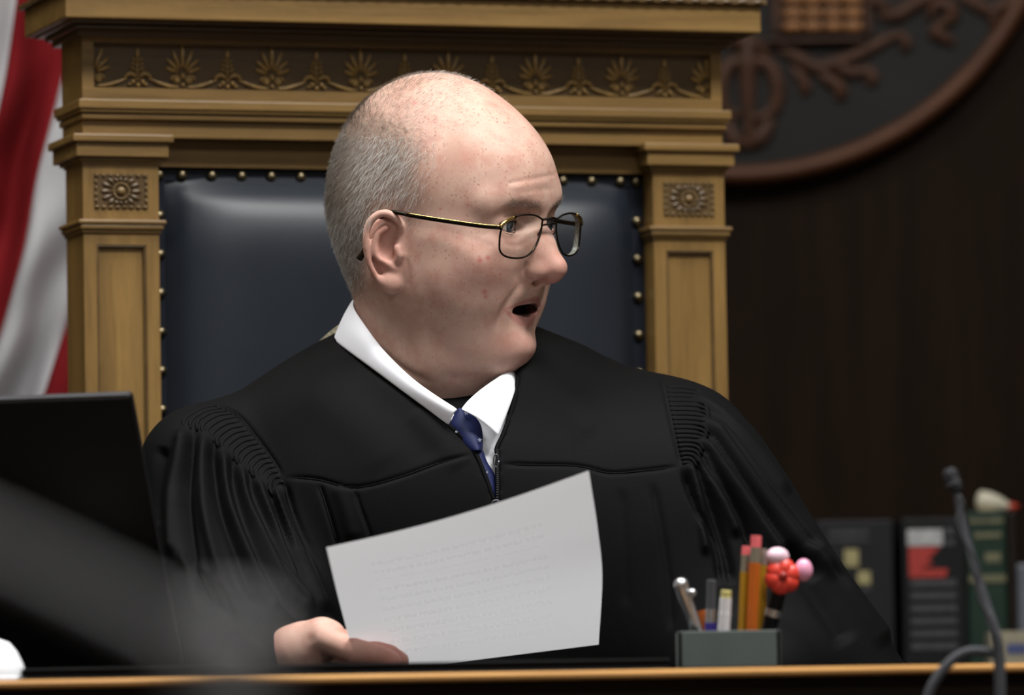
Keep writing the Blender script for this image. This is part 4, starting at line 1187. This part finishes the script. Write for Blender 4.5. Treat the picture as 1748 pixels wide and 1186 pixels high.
hf = np.concatenate([np.exp(-((GV - np.array(W(660, 1120, -.25))) ** 2).sum(1) / .035 ** 2) * .8 + .15, np.zeros(len(TV))])
for nm, arr in (('flush', flush), ('lip', lip), ('mouth', mouth), ('freckle', freck), ('scalp', dens), ('stubble', stub), ('blemish', blem)):
    attr_f(judge, nm, np.concatenate([arr, hf if nm == 'flush' else pad]))
def child(o):          # parts are modelled in world space; parent them to the person
    o.parent = judge; o.matrix_parent_inverse = Matrix.Translation(-Vector(seat_pt)); return o

# eyes
t = NT('eyeball'); tc = t.n('ShaderNodeTexCoord'); sx = t.n('ShaderNodeSeparateXYZ'); t.l(tc.outputs['Object'], sx.inputs[0])
rad_ = t.math('SQRT', t.math('ADD', t.math('POWER', sx.outputs[1], 2.0), t.math('POWER', sx.outputs[2], 2.0)))
iris = t.ramp(t.math('DIVIDE', rad_, .0125), [(.0, (.004, .004, .005)), (.17, (.004, .004, .005)), (.20, srgb(70, 80, 90)), (.40, srgb(54, 64, 74)), (.455, srgb(30, 34, 40)), (.49, srgb(200, 186, 180)), (1.0, srgb(206, 176, 170))])
fr0 = t.math('GREATER_THAN', sx.outputs[0], 0.0)
t.base(t.mix(fr0, srgb(206, 176, 170), iris)); M_EYE = t.set(Roughness=.08, Coat_Weight=.6, Coat_Roughness=.02)
gaze = math.radians(2)
for s in (-1, 1):
    b = MB().sph((0, 0, 0), .0127, 40, 28).build('eye', M_EYE, None, sm=True)
    b.matrix_world = Matrix.Translation(head_w([EYE[0] - .0004, s * EYE[1], EYE[2]])[0]) @ (Matrix(HEAD_R) @ Matrix.Rotation(math.radians(-4), 3, 'Z') @ Matrix.Rotation(gaze, 3, 'Y')).to_4x4()
    mw = b.matrix_world.copy(); b.parent = judge; b.matrix_parent_inverse = Matrix.Translation(-Vector(seat_pt)); b.matrix_basis = mw

# lid margins with lashes
M_LASH = plain('lash_dark', srgb(58, 44, 38), .7, .1)
for s in (-1, 1):
    for zz, nm, rr in ((1, 'upper_lashes', .0007), (-1, 'lower_lashes', .0003)):
        arc = []
        for q in np.linspace(-1, 1, 15):
            yy = .0122 * q; hz = .0050 * math.sqrt(max(0, 1 - q * q)) * zz
            xx = math.sqrt(max(1e-6, .0138 ** 2 - yy ** 2 - hz ** 2))
            arc.append(head_w([EYE[0] + xx, s * EYE[1] + yy, EYE[2] - .0005 + hz])[0])
        child(MB().tube(arc, rr, 6).build(nm, M_LASH, None, sm=True))
# hair: single strands grown on the scalp
t = NT('grey_hair'); cattr = t.attr('tone')
t.base(t.ramp(cattr.outputs['Fac'], [(0, srgb(84, 76, 68)), (.4, srgb(150, 143, 134)), (.7, srgb(206, 202, 196)), (1, srgb(240, 239, 236))]))
M_HAIR = t.set(Roughness=.5, Specular_IOR_Level=.35)
def strands(name, roots, dirs, lens, rad, tone, curl=.0, seg=3, norm=None):
    n = len(roots); P = np.zeros((n, seg + 1, 3)); d = dirs.copy(); P[:, 0] = roots
    for k in range(seg):
        d = d + rng.normal(0, .10, d.shape) + (norm * -curl if norm is not None else 0)
        d /= np.linalg.norm(d, axis=1, keepdims=True)
        P[:, k + 1] = P[:, k] + d * (lens / seg)[:, None]
    a = np.cross(dirs, rng.normal(size=dirs.shape)); a /= np.linalg.norm(a, axis=1, keepdims=True); b = np.cross(dirs, a)
    rr = rad * np.linspace(1, .35, seg + 1)
    ring = np.stack([P + (a * math.cos(q) + b * math.sin(q))[:, None, :] * rr[None, :, None] for q in (0, 2.094, 4.189)], 2)   # n, seg+1, 3, 3
    Vv = ring.reshape(-1, 3); base = np.arange(n)[:, None, None] * (seg + 1) * 3
    lv = np.arange(seg)[None, :, None] * 3; j = np.arange(3)[None, None, :]; j2 = (j + 1) % 3
    Fq = np.stack([base + lv + j, base + lv + j2, base + lv + 3 + j2, base + lv + 3 + j], -1).reshape(-1, 4)
    o = vf(name, Vv, Fq, M_HAIR); o['kind'] = 'stuff'
    attr_f(o, 'tone', np.repeat(tone, (seg + 1) * 3))
    return child(o)
fa_ = np.linalg.norm(np.cross(HW[HF[:, 2]] - HW[HF[:, 0]], HW[HF[:, 3]] - HW[HF[:, 1]]), axis=1) * .5
def scatter(weight, n):
    p = fa_ * weight[HF].mean(1); p /= p.sum()
    k = rng.choice(len(HF), n, p=p); u, w_ = rng.random((2, n, 1))
    q = HF[k]
    P = (HW[q[:, 0]] * (1 - u) + HW[q[:, 1]] * u) * (1 - w_) + (HW[q[:, 3]] * (1 - u) + HW[q[:, 2]] * u) * w_
    return P, HN[q[:, 0]], HL[q[:, 0]]
NH = 40000
P, Nn, Lc = scatter(dens ** 1.15, NH)
ld = np.zeros((NH, 3)); topn = smoothstep(.045, .085, Lc[:, 2])
ld[:, 0] = -.35 + 1.0 * topn; ld[:, 2] = -.95 + 1.2 * topn
ld = ld @ HEAD_R.T + rng.normal(0, .22, (NH, 3))
ld -= Nn * (ld * Nn).sum(1, keepdims=True)
dirs = unit_rows = (ld / (np.linalg.norm(ld, axis=1, keepdims=True) + 1e-9)) * .80 + Nn * (.42 + .25 * topn[:, None])
dirs /= np.linalg.norm(dirs, axis=1, keepdims=True)
lens = (.0058 + .0032 * rng.random(NH)) * (1 - .35 * topn) * np.interp(Lc[:, 2], [-.09, -.05, 0], [.45, .7, 1])
back = smoothstep(-.022, -.070, Lc[:, 0]) * smoothstep(-.03, .02, Lc[:, 2])
tone = np.clip((rng.beta(1.6, 1.5, NH) + .08) * (1 - .72 * back) + .02 - .12 * topn, 0, 1)
strands('hair', P - Nn * .0004, dirs, lens, .000095, tone, .10, 3, Nn)
# eyebrows and a few lashes
bw = np.clip(blob((.086, -.014, .0185), (.02, .010, .0042)) + blob((.080, -.032, .0205), (.02, .012, .0042)) + blob((.086, .014, .0185), (.02, .010, .0042)) + blob((.080, .032, .0205), (.02, .012, .0042)), 0, 1) * (x > .06)
P, Nn, Lc = scatter(bw ** 2, 300)
sg = np.sign(Lc[:, 1])
ld = np.stack([-.3 + 0 * sg, .9 * sg, -.05 + 0 * sg], 1) @ HEAD_R.T + rng.normal(0, .25, (300, 3)); ld -= Nn * (ld * Nn).sum(1, keepdims=True)
dirs = ld / np.linalg.norm(ld, axis=1, keepdims=True) * .85 + Nn * .4; dirs /= np.linalg.norm(dirs, axis=1, keepdims=True)
strands('eyebrow_hair', P, dirs, .0038 + .0025 * rng.random(300), .00009, np.clip(rng.beta(1.4, 2.4, 300) * .5, 0, 1), .1, 3, Nn)

# ---------------------------------------------------------------- robe
t = NT('robe_black_cloth'); v = t.coord()
wv = t.noise(t.coord((2600, 2600, 700)), 1.0, 1, .5); pat = t.noise(v, 5, 3)
t.base(t.ramp(pat, [(.3, (.0028, .0028, .0030)), (.7, (.0040, .0040, .0043))]))
t.bump(wv, .25, .0005)
M_ROBE = t.set(Roughness=.70, Specular_IOR_Level=.07)
M_SEAM = plain('robe_seam_thread', srgb(9, 9, 10), .8, .05)
robe = child(vf('robe', V, F, M_ROBE))
robe['label'] = 'black pleated judicial robe'
def robe_part(o): o.parent = robe; return o      # robe lies at identity inside the person frame
def surf_line(pts, n, off): return [tuple(robe_hit(a, b, off)) for a, b in spline(pts, n)]
# fluted pleats between yoke and sleeve
def lerp_line(L, q):
    L = np.asarray(L, float); d = np.concatenate([[0], np.cumsum(np.linalg.norm(np.diff(L, axis=0), axis=1))]); s_ = q * d[-1]
    return np.array([np.interp(s_, d, L[:, 0]), np.interp(s_, d, L[:, 1])])
GATH_L = [(316, 716), (341, 720), (365, 741), (390, 765), (408, 781), (428, 798), (448, 818), (468, 838)]
YK_L = [(372, 692), (402, 708), (434, 744), (467, 788), (486, 822)]
for k in range(19):
    q = k / 18.0
    a, b = lerp_line(YK_L, q), lerp_line(GATH_L, q)
    m_ = (a + b) / 2 + np.array([-2, -5])
    e = b + np.array([8 * q - 2, 16])
    pts = surf_line([a + (b - a) * .04, m_, b, e], 12, -.0008)
    robe_part(MB().tube(pts, np.interp(np.linspace(0, 1, 12), [0, .1, .75, 1], [.0012, .0020, .0023, .0011]), 8).build('pleat', M_ROBE, None, sm=True))
GATH_R = [(1192, 668), (1201, 690), (1203, 714), (1197, 746), (1186, 774), (1178, 792)]
YK_R = [(1136, 662), (1138, 680), (1147, 722), (1156, 762), (1164, 792)]
for k in range(18):
    q = k / 17.0
    a, b = lerp_line(YK_R, q), lerp_line(GATH_R, q)
    m_ = (a + b) / 2 + np.array([0, -2])
    e = b + np.array([9, 12])
    pts = surf_line([a + (b - a) * .04, m_, b, e], 12, -.0008)
    robe_part(MB().tube(pts, np.interp(np.linspace(0, 1, 12), [0, .1, .75, 1], [.0012, .0020, .0022, .0010]), 8).build('pleat', M_ROBE, None, sm=True))
for L in (SEAM_L, SEAM_R, YOKE_L, YOKE_R, [(484, 818), (496, 868), (514, 912)], [(543, 822), (556, 862), (574, 922)], [(604, 834), (616, 872), (632, 918)]):
    robe_part(MB().tube(surf_line(L, 20, -.0017), .0007, 6).build('seam', M_SEAM, None, sm=True))
# rolled neckline edges
for L in (OPEN_L[2:], OPEN_R[:-1]):
    robe_part(MB().tube(surf_line(L, 24, -.0016), .0019, 8).build('neckline_edge', M_ROBE, None, sm=True))
# zip with its pull
M_ZIP = plain('zip_metal', srgb(96, 98, 104), .3, .2, 80, Metallic=.9)
zp = [np.array(p) for p in surf_line([(851, 768), (851, 800), (851, 830), (850, 866)], 26, -.001)]
for p in zp: robe_part(MB().box(tuple(p + np.array([-.0008, -.001, 0])), (.0018, .0012, .0010)).build('zip_tooth', M_ZIP, None))
p = robe_hit(847, 786, .001); robe_part(MB().tube([tuple(p + np.array([.0022 * math.cos(a), 0, .0052 * math.sin(a)])) for a in np.linspace(0, 2 * math.pi, 14)], .0006, 6).build('zip_pull', M_ZIP, None, sm=True))
p = robe_hit(847, 859, .002); robe_part(MB().tube([tuple(p + np.array([.0034 * math.cos(a), 0, .0026 * math.sin(a)])) for a in np.linspace(0, 2 * math.pi, 14)], .0007, 6).build('zip_pull', M_ZIP, None, sm=True))

# ---------------------------------------------------------------- shirt collar, shirt front, tie
t = NT('white_shirt_cotton'); wv = t.noise(t.coord((3000, 3000, 3000)), 1, 0); t.base(srgb(238, 240, 246)); t.bump(wv, .08, .0003); M_SHIRT = t.set(Roughness=.75, Sheen_Weight=.1)
hbvh = BVHTree.FromPolygons([Vector(p) for p in HW], [tuple(f_) for f_ in HF])
def head_hit(px, py, off=0.0):
    d = Vector(ray(px, py)); loc, nn, i, dist = hbvh.ray_cast(Vector(CAM), d)
    return None if loc is None else np.array(loc) + np.array(nn) * off
def collar(name, fold, outer, n=26):
    """fold, outer: lists of (px, py, depth or None) - None takes the depth of neck or robe"""
    def pts(lst, kind):
        out = []
        for a, b, c_ in lst:
            if c_ is None:
                p = head_hit(a, b, .0035) if kind == 'f' else robe_hit(a, b, .0015)
                out.append(p)
            else: out.append(at(a, b, c_))
        return spline(out, n)
    A, B = pts(fold, 'f'), pts(outer, 'o')
    rows_ = []
    for q in np.linspace(0, 1, 9):
        bul = np.array([0, -.004, .0025]) * math.sin(math.pi * q)
        rows_.append(A * (1 - q) + B * q + bul)
    return loft(name, rows_, M_SHIRT, None, .0016, 1)
shirt = collar('shirt_collar', [(690, 515, .105), (640, 500, .090), (611, 503, .050), (603, 522, .012), (622, 553, -.014), (655, 598, -.034), (700, 643, -.052), (742, 674, -.066), (782, 699, -.078)],
               [(690, 560, .125), (612, 560, .110), (580, 574, .060), (571, 581, .022), (600, 604, None), (640, 633, None), (690, 670, None), (730, 699, None), (767, 727, None)])
child(shirt); shirt['label'] = 'white shirt collar'
cr = collar('shirt_collar', [(786, 699, -.078), (800, 682, -.072), (826, 660, -.056), (856, 640, -.034), (876, 622, -.004), (886, 600, .03), (860, 570, .075), (780, 530, .105)],
            [(851, 745, None), (858, 726, None), (868, 700, None), (878, 670, None), (884, 640, .004), (892, 612, .040), (884, 590, .09), (780, 560, .125)])
child(cr)
# collar stand behind the wings, and shirt front
g = [[robe_hit(a, b, -.0135) for a in np.linspace(770, 880, 12)] for b in np.linspace(708, 870, 16)]
child(loft('shirt_front', g, M_SHIRT, None, .001))
t = NT('navy_tie_silk'); wv = t.noise(t.coord((1500, 1500, 1500), (0, .8, 0)), 1, 0); t.base(srgb(22, 30, 70)); t.bump(wv, .15, .0004); M_TIE = t.set(Roughness=.6, Specular_IOR_Level=.25)
def strip(name, Lp, Rp, off, m, n=14, bulge=.004, k=9):
    A = [robe_hit(a, b, off) for a, b in spline(Lp, n)]; B = [robe_hit(a, b, off) for a, b in spline(Rp, n)]
    rows_ = []
    for a, b in zip(A, B):
        rows_.append([a + (b - a) * q + np.array([0, -bulge * math.sin(math.pi * q) ** .7 if 0 < q < 1 else 0, 0]) for q in np.linspace(0, 1, k)])
    return loft(name, rows_, m, None, .0015, 1)
tie = strip('tie', [(782, 697), (768, 725), (778, 748), (800, 772), (808, 770)], [(788, 697), (812, 712), (822, 728), (824, 750), (823, 770)], -.006, M_TIE, 14, .009)
child(tie); tie['label'] = 'navy tie with tiny white motifs'
bl_ = strip('tie_blade', [(806, 768), (812, 790), (822, 820), (836, 862)], [(824, 768), (832, 790), (846, 815), (849, 862)], -.0085, M_TIE, 14, .005); bl_.parent = tie
M_MOT = plain('tie_motif_white', srgb(170, 174, 186), .7, .05)
for a, b, sc_ in ((796, 705, .75), (819, 751, .7), (779, 737, .5), (831, 806, .5)):
    p = robe_hit(a, b, .0040 if a != 831 else -.002); mo_ = MB()
    for an in (0, 72, 144, 216, 288):
        q = math.radians(an + 18)
        mo_.sph(tuple(p + np.array([math.cos(q) * .0013 * sc_, 0, math.sin(q) * .0013 * sc_])), (.0011 * sc_, .0004, .0005 * sc_), 8, 6, Matrix.Rotation(-q, 3, 'Y'))
    o = mo_.build('tie_motif', M_MOT, None, sm=True); o.parent = tie
# a sliver of woven brown cloth behind the collar
t = NT('woven_brown_cloth'); ck = t.noise(t.coord((500, 500, 500)), 1, 2); t.base(t.ramp(ck, [(.35, srgb(58, 52, 40)), (.65, srgb(150, 142, 116))])); M_TWEED = t.set(Roughness=.9)
g = []
for q in np.linspace(0, 1, 8):
    a = np.array([(542, 584), (562, 566), (592, 541)][0]) if q == 0 else None
    u_ = spline([(543, 585), (563, 566), (590, 545), (620, 530)], 8)[int(round(q * 7))]
    l_ = spline([(545, 588), (566, 577), (590, 580), (620, 590)], 8)[int(round(q * 7))]
    g.append([at(u_[0], u_[1], .085), (at(u_[0], u_[1], .085) + at(l_[0], l_[1], .065)) / 2 + np.array([0, -.004, 0]), at(l_[0], l_[1], .065)])
tw = child(loft('jacket_collar', g, M_TWEED, None, .002, 1)); tw['label'] = 'brown woven collar edge'

# ---------------------------------------------------------------- eyeglasses (worn, a thing of its own)
M_FRM = plain('frame_dark_gunmetal', srgb(48, 42, 36), .25, .1, 200, Metallic=.9); M_FGOLD = plain('frame_gold', srgb(176, 150, 92), .2, .1, 200, Metallic=1.0)
M_TIP = plain('temple_tip_brown', srgb(30, 22, 14), .25, .5, 260)
t = NT('lens_glass')
tp = t.n('ShaderNodeBsdfTransparent'); tp.inputs[0].default_value = (.93, .95, .94, 1); gs = t.n('ShaderNodeBsdfGlossy'); gs.inputs['Roughness'].default_value = .02
lw_ = t.n('ShaderNodeFresnel'); lw_.inputs[0].default_value = 1.45; mx = t.n('ShaderNodeMixShader')
outn = [n for n in t.t.nodes if n.bl_idname == 'ShaderNodeOutputMaterial'][0]
t.l(t.math('MULTIPLY', lw_.outputs[0], .30), mx.inputs[0]); t.l(tp.outputs[0], mx.inputs[1]); t.l(gs.outputs[0], mx.inputs[2]); t.l(mx.outputs[0], outn.inputs[0]); M_LENS = t.m
t = NT('lens_edge_glass'); rg = t.noise(t.coord((1, 1500, 1)), 1, 0); t.base(t.ramp(rg, [(.4, srgb(120, 122, 114)), (.6, srgb(176, 178, 168))])); M_LEDGE = t.set(Roughness=.3)
go = head_w([.085, 0, .005])[0]
gl = empty('eyeglasses', tuple(go)); gl.rotation_euler = Matrix(HEAD_R).to_euler()
tag(gl, 'thin metal framed rectangular eyeglasses with gold hinges worn by the man', 'glasses')
def gp(x_, y_, z_): return (x_ - .085, y_, z_ - .005)
def lens_curve(s):
    # outline in (y outward from nose, z), inner top first
    o = [(.0115, .0125), (.022, .0158), (.036, .0168), (.050, .0152), (.0608, .0110), (.0645, .0035), (.0648, -.0055), (.0630, -.0130), (.0555, -.0172), (.0410, -.0185), (.0280, -.0160), (.0185, -.0085), (.0125, .0025)]
    P2 = np.array(o + o[:1]); C = spline(np.vstack([P2[-2], P2, P2[1]]), 90)[6:-6] if False else spline(P2, 72)[:-1]
    return [gp(.1005 - 2.6 * max(0, yy - .012) ** 2 - .10 * (.0 - zz) * .35, s * yy, zz - .0055) for yy, zz in C]
for s in (-1, 1):
    C = lens_curve(s); C2 = C + C[:2]
    MB().tube(C2, .00085, 8, False).build('rim', M_FRM, gl, sm=True)
    c0 = np.mean(np.array(C), 0); rings = []
    for q in (1.0, .75, .5, .25, .02):
        rings.append([tuple(c0 + (np.array(p) - c0) * q + np.array([.0030 * (1 - q * q), 0, 0])) for p in C + C[:1]])
    ln = loft('lens', rings, M_LENS, gl, .0012 if False else 0)
    if s > 0:
      oc = [i for i, p in enumerate(C) if abs(p[1]) > .040]
      loft('lens_edge', [[C[i] for i in oc], [tuple(np.array(C[i]) + np.array([-.0045, -s * .0012, 0])) for i in oc]], M_LEDGE, gl)
    # hinge and temple
    out = np.array(gp(.0935, s * .0655, .0010))
    ear_p = np.array(gp(-.004, s * .0815, .0085)) if s < 0 else np.array(gp(-.004, s * .0815, .0085))
    MB().tube(spline([C[16], (np.array(C[18]) + out) / 2 + np.array([0, s * .001, .001]), out], 8), .0016, 8).build('end_piece', M_FGOLD, gl, sm=True)
    T = spline([out, np.array(gp(.075, s * .0700, .0012)), np.array(gp(.035, s * .0770, .0036)), np.array(gp(.014, s * .0800, .0052))], 16)
    tm = MB().tube(T, .0015, 8, True, 1.25).build('temple', M_FRM, gl, sm=True)
    MB().tube([p + np.array([0, s * .0005, .0011]) for p in T], .0008, 8).build('temple_inlay', M_FGOLD, tm, sm=True)
    T2 = spline([T[-1], np.array(gp(.004, s * .0805, .0062)), np.array(gp(-.008, s * .0790, .0040)), np.array(gp(-.018, s * .0770, -.010)), np.array(gp(-.027, s * .0770, -.028)), np.array(gp(-.031, s * .0780, -.035))], 20)
    MB().tube(T2, np.interp(np.linspace(0, 1, 20), [0, .3, 1], [.0017, .0020, .0026]), 8).build('temple_tip', M_TIP, tm, sm=True)
    pad_ = np.array(gp(.0935, s * .0100, -.0100))
    MB().sph(tuple(pad_), (.0012, .0022, .0050), 12, 8, Matrix.Rotation(s * .5, 3, 'Z')).build('nose_pad', M_LENS, gl, sm=True)
    MB().sph(tuple(pad_ + np.array([.001, s * .0018, 0])), .0011, 10, 8).build('pad_screw', M_FGOLD, gl, sm=True)
    MB().tube(spline([C[68], np.array(C[68]) * .5 + pad_ * .5 + np.array([.002, s * .002, 0]), pad_], 8), .0005, 6).build('pad_arm', M_FRM, gl, sm=True)
for dz_, r_ in ((0.0, .0011), (-.0045, .0009)):
    A_, B_ = np.array(lens_curve(-1)[0]), np.array(lens_curve(1)[0])
    MB().tube(spline([A_ + np.array([0, 0, dz_]), (A_ + B_) / 2 + np.array([.0025, 0, .0012 + dz_]), B_ + np.array([0, 0, dz_])], 12), r_, 8).build('bridge', M_FRM, gl, sm=True)

# ---------------------------------------------------------------- the sheet of paper
t = NT('paper_printed'); tcn = t.n('ShaderNodeTexCoord'); uvn = tcn.outputs['UV']
sxyz = t.n('ShaderNodeSeparateXYZ'); t.l(uvn, sxyz.inputs[0]); U, Vv_ = sxyz.outputs[0], sxyz.outputs[1]
line = t.math('PINGPONG', t.math('MULTIPLY', Vv_, 27.0), 1.0)
lines = t.math('GREATER_THAN', line, .62)
words = t.noise(t.coord((70, 27, 1), (0, 0, 0), 'UV'), 1.0, 2, .5)
wm = t.math('GREATER_THAN', words, .44)
inx = t.math('MULTIPLY', t.math('GREATER_THAN', U, .15), t.math('LESS_THAN', U, .80))
inz = t.math('MULTIPLY', t.math('GREATER_THAN', Vv_, .10), t.math('LESS_THAN', Vv_, .82))
para = t.math('GREATER_THAN', t.noise(t.coord((.01, 9, 1), (0, 0, 0), 'UV'), 1.0, 1, .5), .36)
ink = t.math('MULTIPLY', t.math('MULTIPLY', t.math('MULTIPLY', lines, wm), t.math('MULTIPLY', inx, inz)), para)
# faint: the print shows through from the other side
t.base(t.mix(t.math('MULTIPLY', ink, .6), srgb(222, 224, 230), srgb(110, 112, 120)))
t.b.inputs['Roughness'].default_value = .8
tr_ = t.n('ShaderNodeBsdfTranslucent'); tr_.inputs[0].default_value = (.82, .83, .86, 1)
mx = t.n('ShaderNodeMixShader'); mx.inputs[0].default_value = .34
outn = [n for n in t.t.nodes if n.bl_idname == 'ShaderNodeOutputMaterial'][0]
t.l(t.b.outputs[0], mx.inputs[1]); t.l(tr_.outputs[0], mx.inputs[2]); t.l(mx.outputs[0], outn.inputs[0]); M_PAPER = t.m
TL, TR = at(557, 934, -.405), at(1005, 803, -.385)
ML, MR = at(580, 1030, -.325), at(1028, 985, -.285)
BL, BR = at(612, 1150, -.205), at(1022, 1100, -.180)
nu, nv = 40, 30
left = spline([TL, ML, BL], nv); right = spline([TR, at(1020, 900, -.335), MR, BR], nv)
g = []
for j in range(nv):
    q = j / (nv - 1)
    row = []
    for i in range(nu):
        s_ = i / (nu - 1)
        p = left[j] * (1 - s_) + right[j] * s_
        p = p + np.array([0, .014, -.004 * (1 - q)]) * math.sin(math.pi * s_) + np.array([0, .004, .0]) * math.sin(2 * math.pi * s_) * q
        row.append(p)
    g.append(row)
g = np.array(g); pc = g.reshape(-1, 3).mean(0)
paper = loft('paper_sheet', g - pc, M_PAPER, None); paper.location = pc
uv = paper.data.uv_layers.new(name='UVMap'); li = np.zeros(len(paper.data.loops), np.int32); paper.data.loops.foreach_get('vertex_index', li)
uvs = np.stack([(li % nu) / (nu - 1), 1 - (li // nu) / (nv - 1)], 1).astype(np.float32); uv.data.foreach_set('uv', uvs.ravel())
tag(paper, 'white sheet of paper held up by the man, print showing faintly through', 'paper')
